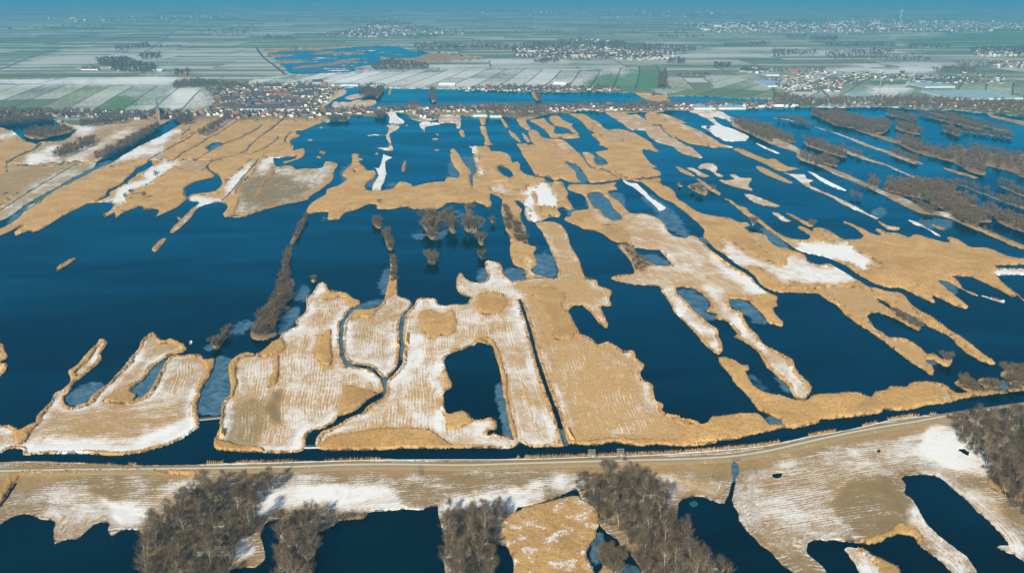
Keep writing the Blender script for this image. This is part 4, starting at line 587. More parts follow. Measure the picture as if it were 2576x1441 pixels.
def inside(P, R):
    x, y = P[:, 0], P[:, 1]; m = np.zeros(len(P), bool)
    sel = np.where((x >= R[:, 0].min()) & (x <= R[:, 0].max()) & (y >= R[:, 1].min()) & (y <= R[:, 1].max()))[0]
    if len(sel) == 0: return m
    xs, ys = x[sel], y[sel]; r = np.zeros(len(sel), bool)
    X1, Y1 = R[:, 0], R[:, 1]; X2, Y2 = np.roll(X1, -1), np.roll(Y1, -1)
    for a, b, c, d in zip(X1, Y1, X2, Y2):
        if b == d: continue
        r ^= ((b > ys) != (d > ys)) & (xs < (c - a) * (ys - b) / (d - b) + a)
    m[sel] = r
    return m
rings = []
for i, (op, kd, cov, az, fr, s) in enumerate(OPS):
    p = PT(s)
    soft = kd not in ('F', 'G')
    if i == 0: R = smooth_ring(p, True, 0.5, step=6.0)
    else: R = smooth_ring(p, True, (0.9 if kd in ('R', 'M') or op == 'W' else 0.3) if soft else 0.0, step=5.0 if soft else 12.0)
    if i == 0:                                    # the map's outer frame stays straight
        m = (R[:, 0] < -20) | (R[:, 0] > 2600) | (R[:, 1] < 0)
    rings.append((op, kd, cov, math.radians(az or 0), fr, R))
for wd, s in DITCH:
    rings.append(('W', '', 0, 0, 0, proj(ribbon(PT(s), wd))))
BOUND = [(x, y) for x in (-420, 3000) for y in (-15, 1600)]
# interior points: even in the picture, so detail goes where it shows
pts = []
gy = -12.0
while gy < 1500:
    sp = 5.0 if gy > 260 else 4.6
    row = np.arange(-95, 2675, sp * 1.15); y = gy + RNG.uniform(-.35, .35, len(row)) * sp
    pts.append(np.stack([row + RNG.uniform(-.38, .38, len(row)) * sp, y], 1)); gy += sp
pts = np.vstack(pts)
edges = []; allp = [pts]; base = len(pts)
for op, kd, cov, az, fr, R in rings:
    if op == 'P' and kd != 'R': continue
    n = len(R); allp.append(R); edges += [(base + k, base + (k + 1) % n) for k in range(n)]; base += n
B = np.array([(-420, -15), (3000, -15), (3000, 1600), (-420, 1600)], float); allp.append(B); edges += [(base + k, base + (k + 1) % 4) for k in range(4)]
P0 = np.vstack(allp); P0[:, 1] = np.maximum(P0[:, 1], -15.0)
for op, kd, cov, az, fr, R in rings:
    if op == 'L' and kd == 'M' and fr > 0 and R[:, 1].max() > 420:
        W = upn(R)[:, :2]; d = np.gradient(W, axis=0); d /= np.linalg.norm(d, axis=1)[:, None] + 1e-9; nr = np.stack([-d[:, 1], d[:, 0]], 1)
        ar = np.sum(W[:, 0] * np.roll(W[:, 1], -1) - np.roll(W[:, 0], -1) * W[:, 1])
        if ar < 0: nr = -nr
        for q in (.35, .65, .95, 1.3):
            Q = proj(W + nr * fr * q); Q = Q[inside(Q, R)]; P0 = np.vstack([P0, Q[RNG.random(len(Q)) < .9]])
vv, ee, ff, *_ = delaunay_2d_cdt([Vector(p) for p in P0], edges, [], 0, 0.02)
VP = np.array([tuple(v) for v in vv]); FF = np.array([f for f in ff if len(f) == 3], dtype=np.int64)
CE = VP[FF].mean(1)
nf = len(FF); water = np.ones(nf, bool); kind = np.full(nf, 'W'); fang = np.zeros(nf); frin = np.zeros(nf); fcov = np.zeros((nf, 3))
vcov = np.zeros((len(VP), 3)); _w = upn(VP)
_m = np.array([mpp(max(y, 40)) for y in VP[:, 1]])
VJ = VP + np.stack([sum((vnoise(_w[:, 0] / q, _w[:, 1] / q, k) - .5) * q * .55 for q, k in ((34, 21), (9, 22), (3.5, 23))) / _m[:, 0], sum((vnoise(_w[:, 0] / q + 70, _w[:, 1] / q, k) - .5) * q * .55 for q, k in ((34, 24), (9, 25), (3.5, 26))) / _m[:, 1]], 1)
for op, kd, cov, az, fr, R in rings:
    m = inside(CE, R)
    if op == 'W': water[m] = True; continue
    if op == 'L': water[m] = False
    else: m &= ~water
    kind[m] = kd if kd else kind[m]; fang[m] = az
    if op == 'L': frin[m] = fr
    if op == 'P' and kd == 'F': frin[m] = 0
    fcov[m] = cov
    mv = inside(VJ if (op == 'P' and kd == 'M') else VP, R)
    if op == 'L' or True: vcov[mv] = cov
_fl = FF[~water]; _c = np.bincount(_fl.ravel(), minlength=len(VP)); _t = np.bincount(FF[water].ravel(), minlength=len(VP))
_e = (_c > 0) & (_t > 0)
for c in range(3): vcov[_e, c] = (np.bincount(_fl.ravel(), weights=np.repeat(fcov[~water, c], 3), minlength=len(VP)) / np.maximum(_c, 1))[_e]
# neighbours
E3 = np.vstack([FF[:, [0, 1]], FF[:, [1, 2]], FF[:, [2, 0]]]); fid = np.tile(np.arange(nf), 3)
key = np.sort(E3, 1); key = key[:, 0] * (len(VP) + 1) + key[:, 1]
o = np.argsort(key, kind='stable'); ks = key[o]; same = np.where(ks[1:] == ks[:-1])[0]
pa, pb = o[same], o[same + 1]                     # half-edge pairs
fa, fb = fid[pa], fid[pb]
WV = upn(VP)
shore = water[fa] != water[fb]
mid = (WV[E3[pa[shore], 0]] + WV[E3[pa[shore], 1]]) / 2
kdt = KDTree(len(mid))
for i, p in enumerate(mid): kdt.insert(p, i)
kdt.balance()
WC = WV[FF].mean(1)
reed = (kind == 'R') & ~water
cand = np.where((frin > 0) & ~water & (kind == 'M'))[0]
nz = vnoise(WC[cand, 0] / 24, WC[cand, 1] / 24, 1) * .8 + vnoise(WC[cand, 0] / 6, WC[cand, 1] / 6, 2) * .35 - .12
dist = np.array([kdt.find(WC[i])[2] for i in cand])
reed[cand[dist < frin[cand] * (0.30 + nz)]] = True
# snow lies thicker in the lee just inside the reed fringe
vf = np.zeros(len(VP))
for k in range(3): np.maximum.at(vf, FF[cand, k], frin[cand])
vi = np.where(vf > 0)[0]
dv = np.array([kdt.find(WV[i])[2] for i in vi]); lee = np.exp(-((dv - vf[vi] * .9 - 2.0) / 2.2) ** 2)
lee *= (vcov[vi, 0] < 1.0) * (vcov[vi, 0] > .1) * np.clip(vnoise(WV[vi, 0] / 30, WV[vi, 1] / 30, 15) * 2 - .5, 0, 1)
vcov[vi, 0] += lee * .42
# soften the cover map
nb_i = np.concatenate([E3[pa, 0], E3[pa, 1]]); nb_j = np.concatenate([E3[pa, 1], E3[pa, 0]])
landv = np.zeros(len(VP), bool); landv[FF[~water].ravel()] = True
lw = landv.astype(float)
for it in range(2):
    acc = vcov * 1.0 * lw[:, None]; wt = lw.copy()
    for c in range(3): acc[:, c] += np.bincount(nb_i, weights=vcov[nb_j, c] * lw[nb_j], minlength=len(VP))
    wt += np.bincount(nb_i, weights=lw[nb_j], minlength=len(VP))
    vcov = acc / np.maximum(wt, 1e-6)[:, None]
# ice amount on the water
ice = np.zeros(len(VP))
for s in ICE: ice[inside(VP, smooth_ring(PT(s), True, 1.2))] = 1.0
for it in range(4):
    acc = ice + np.bincount(nb_i, weights=ice[nb_j], minlength=len(VP)); wt = 1 + np.bincount(nb_i, minlength=len(VP)); ice = acc / wt

def submesh(name, fm, z, mat, attrs=(), fang_=None):
    F = FF[fm]; used, inv = np.unique(F.ravel(), return_inverse=True); V = WV[used].copy(); V[:, 2] = z if np.isscalar(z) else z[used]
    Fl = inv.reshape(-1, 3)
    a, b, c = V[Fl[:, 0]], V[Fl[:, 1]], V[Fl[:, 2]]
    cr = (b[:, 0] - a[:, 0]) * (c[:, 1] - a[:, 1]) - (b[:, 1] - a[:, 1]) * (c[:, 0] - a[:, 0])
    Fl[cr < 0] = Fl[cr < 0][:, ::-1]
    return V, Fl, used
def skirt(fm, zt, zb):
    """vertical walls round a set of faces: zt per vertex (array) down to zb"""
    A, Bm = fm[fa], fm[fb]; sel = A != Bm
    e = np.vstack([E3[pa[sel]]]); 
    return e
def add_attr(me, name, typ, dom, data):
    at = me.attributes.new(name, typ, dom)
    at.data.foreach_set('color' if 'COLOR' in typ else 'value', np.asarray(data, dtype=np.float32).ravel())
SD = np.zeros(len(VP)); _sv = np.where(landv)[0]
_pm = proj(mid[:, :2]); _ok = np.ones(len(mid), bool)
for q in ((2426, 1137), (2208, 1134), (1953, 1196), (1308, 598)): _ok &= np.hypot(_pm[:, 0] - q[0], _pm[:, 1] - q[1]) > 30
kd2 = KDTree(int(_ok.sum()))
for i, p in enumerate(mid[_ok]): kd2.insert(p, i)
kd2.balance(); SD[_sv] = [min(kd2.find(WV[i])[2], 60.0) for i in _sv]
def build_sheet(name, fm, z, mat, wall_bottom=None, want=('cov', 'ang')):
    V, Fl, used = submesh(name, fm, z, mat)
    nv = len(V); ang = fang[fm]
    tri = [Fl]; cov = np.concatenate([vcov[used], np.ones((nv, 1))], 1); icea = ice[used]
    if wall_bottom is not None:
        e = skirt(fm, None, None)
        mp = -np.ones(len(VP), dtype=np.int64); mp[used] = np.arange(nv)
        a, b = mp[e[:, 0]], mp[e[:, 1]]
        ub = np.unique(np.concatenate([a, b])); V2 = V[ub].copy(); V2[:, 2] = wall_bottom; m2 = -np.ones(nv, dtype=np.int64); m2[ub] = nv + np.arange(len(ub))
        V = np.vstack([V, V2]); cov = np.vstack([cov, cov[ub]])
        tri += [np.stack([a, b, m2[b]], 1), np.stack([a, m2[b], m2[a]], 1)]
        ang = np.concatenate([ang, np.zeros(2 * len(a))])
    T = np.vstack(tri)
    me = mesh_from(name, V, T, mat)
    if 'cov' in want: add_attr(me, 'cov', 'FLOAT_COLOR', 'POINT', cov)
    if 'ang' in want: add_attr(me, 'shore_dist', 'FLOAT', 'POINT', np.concatenate([SD[used], np.zeros(len(V) - nv)]))
    if 'ang' in want: add_attr(me, 'ang', 'FLOAT', 'FACE', ang)
    if 'ice' in want: add_attr(me, 'ice', 'FLOAT', 'POINT', icea)
    return link(name, me)
land = ~water; pold = land & (kind == 'F'); mead = land & ~pold
g = build_sheet("ground", mead, 0.35, M['land'], -0.4); tag(g, kind='structure')
g = build_sheet("pasture", pold, 0.35, M['polder'], -0.4); tag(g, kind='structure')
g = build_sheet("lake_water", water, 0.0, M['water'], None, ('ice',)); tag(g, kind='structure')
big = mesh_from("deep_water", [(-60000, -3000, -0.9), (60000, -3000, -0.9), (60000, 60000, -0.9), (-60000, 60000, -0.9)], [(0, 1, 2, 3)], M['water'])
tag(link("open_water", big), kind='structure')

# standing reed: a canopy with real height, ragged walls and blades
VW = WV
zt = 1.4 + 0.35 * (vnoise(VW[:, 0] / 2.3, VW[:, 1] / 2.3, 4) - .5) + 0.4 * (vnoise(VW[:, 0] / 11, VW[:, 1] / 11, 6) - .5)
zt = zt * (0.55 + 0.45 * np.clip((VP[:, 1] - 250) / 600, 0, 1))
def reed_bed():
    e = E3[pa[reed[fa] != reed[fb]]]
    zt[np.unique(e.ravel())] *= 0.42
    V, Fl, used = submesh("reed", reed, zt, None); nv = len(V)
    mp = -np.ones(len(VP), dtype=np.int64); mp[used] = np.arange(nv)
    a, b = mp[e[:, 0]], mp[e[:, 1]]
    ub = np.unique(np.concatenate([a, b])); V2 = V[ub].copy(); V2[:, 2] = -0.3; m2 = -np.ones(nv, dtype=np.int64); m2[ub] = nv + np.arange(len(ub))
    cov = np.concatenate([vcov[used], np.ones((nv, 1))], 1)
    tri = [Fl, np.stack([a, b, m2[b]], 1), np.stack([a, m2[b], m2[a]], 1)]
    c0 = cov.copy(); c0[ub, 1] = np.maximum(c0[ub, 1], .28); c1 = cov[ub].copy(); c1[:, 1] = np.maximum(c1[:, 1], .5); VV = [V, V2]; CC = [c0, c1]; n = nv + len(ub)  # painted shade: canopy rim and wall foot browned to dull the sunlit edge
    # blades along the edges, browned as painted shade against the sunlit rim
    A, Bq = V[a], V[b]; L = np.linalg.norm((A - Bq)[:, :2], axis=1)
    cnt = np.clip((L / 0.9), 1, 9).astype(int); near = A[:, 1] < 1300; cnt[~near] = 0
    idx = np.repeat(np.arange(len(a)), cnt); t = RNG.random(len(idx))[:, None]
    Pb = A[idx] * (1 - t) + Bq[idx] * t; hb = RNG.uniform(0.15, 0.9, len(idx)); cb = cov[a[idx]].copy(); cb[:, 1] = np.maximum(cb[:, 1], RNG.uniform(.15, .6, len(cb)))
    # blades over the near beds
    fr = FF[reed]; ar = WC[reed]; near = (ar[:, 1] < 720)
    tri3 = VW[fr[near]]; area = np.abs(np.cross(tri3[:, 1, :2] - tri3[:, 0, :2], tri3[:, 2, :2] - tri3[:, 0, :2])) / 2
    k = RNG.poisson(area * 0.75); idx2 = np.repeat(np.arange(len(area)), k)
    r1, r2 = RNG.random(len(idx2)), RNG.random(len(idx2)); q = r1 + r2 > 1; r1[q] = 1 - r1[q]; r2[q] = 1 - r2[q]
    T = tri3[idx2]; P2 = T[:, 0] + (T[:, 1] - T[:, 0]) * r1[:, None] + (T[:, 2] - T[:, 0]) * r2[:, None]
    zz = zt[fr[near]].mean(1)[idx2]; P2[:, 2] = zz - 0.1; c2 = np.concatenate([vcov[fr[near][:, 0]][idx2], np.ones((len(idx2), 1))], 1)
    Pb = np.vstack([Pb, P2]); hb = np.concatenate([hb, RNG.uniform(0.25, 0.75, len(P2))]); cb = np.vstack([cb, c2])
    th = RNG.uniform(0, math.pi, len(Pb)); wd = RNG.uniform(0.12, 0.34, len(Pb)); dx = np.stack([np.cos(th) * wd, np.sin(th) * wd, np.zeros(len(Pb))], 1)
    lean = np.stack([RNG.normal(0.12, .15, len(Pb)), RNG.normal(0.1, .15, len(Pb)), hb], 1)
    lo = Pb.copy(); lo[:, 2] -= 0.25
    bv = np.stack([lo - dx, lo + dx, Pb + lean], 1).reshape(-1, 3); bf = n + np.arange(len(bv)).reshape(-1, 3)
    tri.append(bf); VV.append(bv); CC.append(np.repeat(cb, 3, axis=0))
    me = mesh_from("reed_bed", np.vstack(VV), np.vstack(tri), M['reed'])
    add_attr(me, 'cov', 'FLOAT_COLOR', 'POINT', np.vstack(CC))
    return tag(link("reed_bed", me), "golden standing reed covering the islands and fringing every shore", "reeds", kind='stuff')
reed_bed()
print("TERRAIN", len(VP), nf, reed.sum(), water.sum())

# ------------------------------------------------------------------ dike, path, roads
def strip_mesh(line, offs, zs, name, mat, z0=0.0, step=8.0):
    """sweep a cross-section (offsets to the right of travel, heights) along a photo-traced line"""
    c = smooth_ring(line, False, 0.0, step=step); c = np.vstack([c, [line[-1]]]); W = upn(c, z0)[:, :2]
    d = np.gradient(W, axis=0); d /= np.linalg.norm(d, axis=1)[:, None]; nr = np.stack([d[:, 1], -d[:, 0]], 1)
    V = []
    for o_, z_ in zip(offs, zs):
        V.append(np.concatenate([W + nr * o_, np.full((len(W), 1), z_)], 1))
    n, k = len(W), len(offs); V = np.stack(V, 1).reshape(-1, 3)
    F = [(i * k + j, i * k + j + 1, (i + 1) * k + j + 1, (i + 1) * k + j) for i in range(n - 1) for j in range(k - 1)]
    me = mesh_from(name, V, [f[::-1] for f in F], mat); return link(name, me)
PATH = PT("-80,1185.5 7,1184 175,1180.5 350,1179 500,1177 736,1173 869,1168 994,1167 1069,1168 1169,1169 1288,1165.5 1438,1161 1588,1157 1738,1153 1838,1147 1932,1133 2032,1110.5 2132,1089 2207,1075 2307,1059 2344,1052 2432,1037 2576,1018 2700,1001")
def mat_bank():
    m, nt, b = new_mat("dike_grass"); n = N(nt); P, X, Y = n.xyz()
    a = n.noise(P, 0.12, 4, 0.7); c = n.noise(P, 0.9, 3, 0.7)
    col = n.mix(a, rgb(0.19, 0.130, 0.050), rgb(0.33, 0.225, 0.095)); col = n.mix(n.step(c, .4, .7), col, rgb(0.20, 0.16, 0.09))
    col = n.mix(n.step(n.math('ADD', c, n.math('MULTIPLY', a, 0.5)), 0.92, 1.0), col, SNOW)
    nt.links.new(col, b.inputs["Base Color"]); b.inputs["Roughness"].default_value = 0.95; return m
def mat_path():
    m, nt, b = new_mat("pale_gravel"); n = N(nt); P, X, Y = n.xyz()
    col = n.mix(n.noise(P, 0.35, 4, 0.7), rgb(0.42, 0.36, 0.24), rgb(0.58, 0.51, 0.36))
    nt.links.new(col, b.inputs["Base Color"]); b.inputs["Roughness"].default_value = 0.9; return m
M['dike'] = mat_bank(); M['path'] = mat_path()
M['snow'] = simple('snow_cover', (0.80, 0.80, 0.76), 0.9, 0.06, 0.5)
tag(strip_mesh(PATH, [-3.9, -2.9, -1.3, 1.3, 2.6, 4.2], [0.36, 1.15, 1.30, 1.30, 1.0, 0.36], "dike", M['dike'], 1.3), kind='structure')
tag(strip_mesh(PATH, [-0.85, 0.85], [1.306, 1.306], "cycle_path", M['path'], 1.3), kind='structure')
tag(strip_mesh(PT("520,1167.5 644,1164 961,1155.5 1288,1154 1488,1148 1663,1142 1788,1133 1932,1119 2032,1098 2137,1080 2257,1053 2357,1043 2457,1029 2576,1013 2700,996"), [0.15, 0.75], [0.42, 0.42], "snow_edge", M['snow'], 0.4), kind='structure')
M['asphalt'] = simple('wet_asphalt', (0.075, 0.08, 0.085), 0.8, 0.2, 0.05)
ROADS = [("780,288 800,268 835,235 862,221 880,216", 6), ("-60,212 280,214 440,214 640,216 860,195 1100,181 1290,175", 4), ("644,119 663,145 690,165 718,188", 9), ("0,285 200,280 480,292 560,290 800,288 1000,277 1290,277 1600,275 1750,272 1930,268 2100,262", 5),
         ("0,176 110,134 250,104 385,80 470,52", 7), ("345,142 400,110 430,85 490,60 590,50", 6), ("1290,150 1450,152 1700,165 1800,173 1935,184 2200,187 2400,184 2700,176", 5), ("2035,208 2060,220 2090,250", 5), ("1900,187 1935,205 1950,240 1945,250", 4), ("2020,178 2100,200 2200,228", 4), ("1288,181 1480,184 1670,184 1780,186", 2.5)]
for s_, wd in ROADS: tag(strip_mesh(PT(s_), [-wd / 2, wd / 2], [0.55, 0.55], "road", M['asphalt'], 0.5), kind='structure')

# ------------------------------------------------------------------ bare winter trees
def bark(name, a, bcol, rough=0.9):
    m, nt, b = new_mat(name); n = N(nt); oi = n.n("ShaderNodeObjectInfo"); P, X, Y = n.xyz()
    f = n.math('ADD', n.math('MULTIPLY', oi.outputs["Random"], 0.5), n.math('MULTIPLY', n.noise(P, 0.35, 3, 0.7), 0.6))
    nt.links.new(n.mix(f, rgb(*a), rgb(*bcol)), b.inputs["Base Color"]); b.inputs["Roughness"].default_value = rough; b.inputs["Specular IOR Level"].default_value = 0.1
    return m
M['twig'] = bark('bare_twigs', (0.078, 0.053, 0.027), (0.155, 0.106, 0.056))
M['twig_olive'] = bark('olive_twigs', (0.088, 0.066, 0.034), (0.16, 0.120, 0.060))
M['trunk_pale'] = bark('pale_bark', (0.30, 0.26, 0.17), (0.52, 0.46, 0.34))
M['trunk_dark'] = bark('dark_bark', (0.10, 0.08, 0.055), (0.20, 0.16, 0.11))
def grow(seed, H, kind, ntw, tw, tl, sides=5):
    """returns (trunk MB, twig verts, twig tris)"""
    R = random.Random(seed); mb = MB(); tips = []
    def limb(p, d, L, r, depth):
        n = 3 if depth < 2 else 2; q = Vector(p)
        for i in range(n):
            d2 = (d + Vector((R.gauss(0, .12), R.gauss(0, .12), R.gauss(0.06, .06)))).normalized(); nx = q + d2 * (L / n)
            if depth < 3: mb.tube(q, nx, r * (1 - i / n * .6), r * (1 - (i + 1) / n * .6), sides if depth < 1 else 3)
            q = nx; d = d2
            if depth >= 1: tips.append((tuple(q), tuple(d), depth))
        if depth < 2:
            for k in range(R.randint(3, 4)):
                a = R.uniform(0, 6.28); t = Vector((math.cos(a), math.sin(a), R.uniform(.25, .9))).normalized()
                limb(q if k == 0 else p + (q - p) * R.uniform(.5, .95), (d * .6 + t * .7).normalized(), L * R.uniform(.5, .7), r * .42, depth + 1)
    if kind == 'birch':
        lean = Vector((R.gauss(0, .07), R.gauss(0, .07), 1)).normalized(); q = Vector((0, 0, -.2)); nseg = 6; r0 = H * .0125
        pts_ = [q.copy()]
        for i in range(nseg):
            lean = (lean + Vector((R.gauss(0, .06), R.gauss(0, .06), 0))).normalized(); nx = q + lean * (H * .93 / nseg)
            mb.tube(q, nx, r0 * (1 - i / nseg * .8), r0 * (1 - (i + 1) / nseg * .8), sides); q = nx; pts_.append(q.copy())
        for k in range(11):
            t = R.uniform(.32, .95); i = min(int(t * nseg), nseg - 1); base = pts_[i].lerp(pts_[i + 1], t * nseg - i)
            a = k * 2.4 + R.uniform(-.4, .4); dd = Vector((math.cos(a) * .75, math.sin(a) * .75, R.uniform(.6, 1.1))).normalized()
            limb(base, dd, H * (.30 * (1.15 - t) + .07), r0 * .42, 1)
        tips.append((tuple(q), (0, 0, 1), 2))
    else:
        ns = 6 if kind == 'willow' else 4
        for k in range(ns):
            a = k * 6.28 / ns + R.uniform(-.4, .4); sp = .55 if kind == 'willow' else .35
            limb(Vector((math.cos(a) * .3, math.sin(a) * .3, -.2)), Vector((math.cos(a) * sp, math.sin(a) * sp, 1)).normalized(), H * .5, H * .014, 0)
    V = np.zeros((ntw, 3, 3)); rr = np.random.default_rng(seed)
    for i in range(ntw):
        p, d, dep = tips[R.randrange(len(tips))]
        p = np.array(p) + rr.normal(0, H * .035, 3); dv = np.array(d) * .8 + rr.normal(0, .55, 3); dv[2] += .35; dv /= np.linalg.norm(dv)
        L = tl * rr.uniform(.6, 1.3); s = np.cross(dv, rr.normal(0, 1, 3)); s /= np.linalg.norm(s); s *= tw * rr.uniform(.6, 1.3)
        V[i] = [p - s, p + s, p + dv * L]
    return mb, V.reshape(-1, 3), np.arange(ntw * 3).reshape(-1, 3)
def tree_kind(name, seeds, H, kind, ntw, tw, tl, mt, mc):
    out = []
    for s_ in seeds:
        mb, V, F = grow(s_, H, kind, ntw, tw, tl); out.append((mb.mesh(name + "_trunk", M[mt]), mesh_from(name + "_crown", V, F, M[mc])))
    return out
BIRCH = tree_kind('birch', range(6), 13.0, 'birch', 1300, .038, 1.25, 'trunk_pale', 'twig')
ALDER = tree_kind('alder', range(10, 15), 10.5, 'alder', 1300, .065, 1.2, 'trunk_dark', 'twig')
WILLOW = tree_kind('willow', range(20, 24), 9.0, 'willow', 1900, .075, 1.35, 'trunk_pale', 'twig_olive')
BUSH = tree_kind('bush', range(30, 33), 3.6, 'willow', 500, .06, .8, 'trunk_dark', 'twig')
NT = [0]
def plant(name, lib, x, y, s_, label, group, cat='tree', z=0.3):
    r = bpy.data.objects.new(name, None); COL.objects.link(r); r.location = (x, y, z); r.rotation_euler = (0, 0, random.uniform(0, 6.28)); r.scale = (s_ * random.uniform(.88, 1.12), s_ * random.uniform(.88, 1.12), s_)
    tag(r, label, cat, group); tm, cm = random.choice(lib)
    for nm, me in (('trunk', tm), ('crown', cm)):
        o = bpy.data.objects.new(nm, me); COL.objects.link(o); o.parent = r
    NT[0] += 1; return r
def scatter(poly, spacing, rs, limit=9999, onland=True):
    """poisson-ish points (world) inside a photo-traced polygon"""
    P = np.array(PT(poly) if isinstance(poly, str) else poly, float); W = upn(P)[:, :2]; lo, hi = W.min(0), W.max(0); out = []; g = {}
    tries = int((hi - lo).prod() / spacing ** 2 * 6) + 20
    C = rs.uniform(lo, hi, (tries, 2)); m = inside(C, W); C = C[m]
    for c in C:
        k = (int(c[0] // spacing), int(c[1] // spacing)); ok = True
        for i in (-1, 0, 1):
            for j in (-1, 0, 1):
                for q in g.get((k[0] + i, k[1] + j), ()):
                    if (q[0] - c[0]) ** 2 + (q[1] - c[1]) ** 2 < spacing ** 2: ok = False
        if ok: g.setdefault(k, []).append(c); out.append(c)
        if len(out) >= limit: break
    return out
_lc = CE[~water]; _lk = KDTree(nf)
for i in range(nf): _lk.insert((WC[i, 0], WC[i, 1], 0), i)
_lk.balance()
def on_land(c): return not water[_lk.find((c[0], c[1], 0))[1]]
rs = np.random.default_rng(5)
WOODS = [("1470,1235 1500,1212 1590,1208 1625,1225 1650,1250 1690,1305 1700,1345 1760,1390 1795,1430 1820,1480 1640,1480 1600,1410 1560,1372 1520,1345 1500,1300 1475,1265", 6.0, 105, "the broad wood between the gate frames and the caged pond"),
 ("480,1235 640,1222 708,1218 690,1240 650,1262 640,1300 645,1330 600,1380 575,1430 565,1490 366,1490 364,1390 375,1345 410,1315 445,1275", 6.2, 92, "the dark wood on the snowy bank above the leftmost pond"),
 ("706,1355 722,1330 760,1312 800,1310 830,1312 800,1345 794,1380 782,1441 775,1490 692,1490 699,1441", 5.6, 30, "the narrow wooded spit between the two dark ponds"),
 ("1112,1300 1150,1295 1250,1290 1275,1300 1262,1330 1240,1375 1238,1490 1120,1490 1119,1380", 5.6, 42, "the wooded spit right of the large dark pond"),
 ("2398,1092 2440,1080 2520,1068 2650,1055 2650,1360 2576,1302 2540,1270 2505,1225 2480,1190 2455,1150 2415,1118", 6.6, 62, "the wood beside the whitest snow field")]
BIRCHES = 0
for poly, sp, lim, where in WOODS:
    for c in scatter(poly, sp, rs, lim):
        if BIRCHES >= 298: break
        if not on_land(c): continue
        BIRCHES += 1
        plant('birch_tree', BIRCH, c[0], c[1], random.uniform(.62, 1.12), "bare tree in " + where, "bare trees in " + where)
# understory of the same woods: nobody could count it
def merged(name, lib, spots, sc, label, cat, mats=('trunk_dark', 'twig')):
    VV, TT, FMm, n = [], [], [], 0
    pre = []
    for mb, V, F in lib:
        tv = np.array(mb.v) if mb.v else np.zeros((0, 3)); 
        tt = []
        for f in mb.f:
            for k in range(1, len(f) - 1): tt.append((f[0], f[k], f[k + 1]))
        tt = np.array(tt, dtype=np.int64).reshape(-1, 3)
        pre.append((np.vstack([tv, V]), np.vstack([tt, F + len(tv)]), np.concatenate([np.zeros(len(tt), int), np.ones(len(F), int)])))
    for i, c in enumerate(spots):
        V, T, fm = pre[i % len(pre)]; s_ = random.uniform(*sc) * (c[2] if len(c) > 2 else 1); a = random.uniform(0, 6.28); ca, sa = math.cos(a), math.sin(a)
        X = V[:, 0] * ca - V[:, 1] * sa; Y = V[:, 0] * sa + V[:, 1] * ca
        VV.append(np.stack([X * s_ + c[0], Y * s_ + c[1], V[:, 2] * s_ + .3], 1)); TT.append(T + n); FMm.append(fm); n += len(V)
    if not VV: return
    me = mesh_from(name, np.vstack(VV), np.vstack(TT), [M[mats[0]], M[mats[1]]], np.concatenate(FMm))
    return tag(link(name, me), label, cat, kind='stuff')
LOW = [grow(40 + k, 3.4, 'willow', 170, .09, .9, 3) for k in range(3)]
under = [c for poly, sp, lim, where in WOODS for c in scatter(poly, 4.2, rs, 700) if on_land(c)]
shoreb = [c for poly in ("830,1310 1000,1285 1010,1292 880,1316 820,1335", "706,1300 830,1296 820,1312 720,1320", "640,1300 715,1300 690,1325 655,1345", "1445,1222 1465,1200 1480,1190 1480,1260", "1555,1375 1600,1395 1625,1460 1600,1460", "1690,1300 1705,1300 1712,1340 1695,1340", "2400,960 2480,985 2576,945 2620,960 2560,983 2480,990 2420,985", "1610,1190 1650,1222 1680,1260 1660,1260 1620,1210", "2385,1052 2480,1040 2576,1026 2576,1036 2480,1052 2392,1064")
          for c in scatter(poly, 2.6, rs, 200) if on_land(c)]
SAP = [grow(90 + k, 8.0, 'alder', 420, .05, 1.2, 3) for k in range(4)]
sapl = [c for poly, sp, lim, where in WOODS for c in scatter(poly, 4.3, rs, 400) if on_land(c)]
merged("saplings", SAP, sapl, (.6, 1.15), "thicket of young bare trees filling the foreground woods", "thicket")
merged("undergrowth", LOW, under + shoreb, (.6, 1.25), "tangled brown undergrowth and saplings beneath the bare foreground trees", "undergrowth")

# trees one can pick out on the islets and spits
def grove(poly, sp, lim, name, lib, sc, label, group, cat='tree'):
    for c in scatter(poly, sp, rs, lim):
        if on_land(c): plant(name, lib, c[0], c[1], random.uniform(*sc), label, group, cat)
grove("769,545 756,565 748,590 737,612 742,615 756,592 768,562", 3.4, 22, 'alder_tree', ALDER, (.45, .68), "bare bushy tree on the upper thin spit running down from the reed mass", "bushy trees on the long thin spit")
grove("727,626 717,650 713,680 708,700 702,716 716,722 728,700 722,680 728,650", 3.6, 26, 'alder_tree', ALDER, (.5, .75), "bare bushy tree on the middle stretch of the long thin spit", "bushy trees on the long thin spit")
grove("702,722 698,748 680,765 664,795 650,820 640,845 655,854 682,848 692,820 700,795 722,775 712,765 724,750 735,735", 4.0, 60, 'alder_tree', ALDER, (.6, .98), "bare grey-brown tree on the widest lower end of the long thin spit", "bushy trees on the long thin spit")
grove("580,825 570,842 556,864 545,878 537,872 552,850 570,828", 3.0, 14, 'willow_bush', BUSH, (.9, 1.5), "bare bush on the small pointed islet beside pale ice", "bushes on small islets", 'bush')
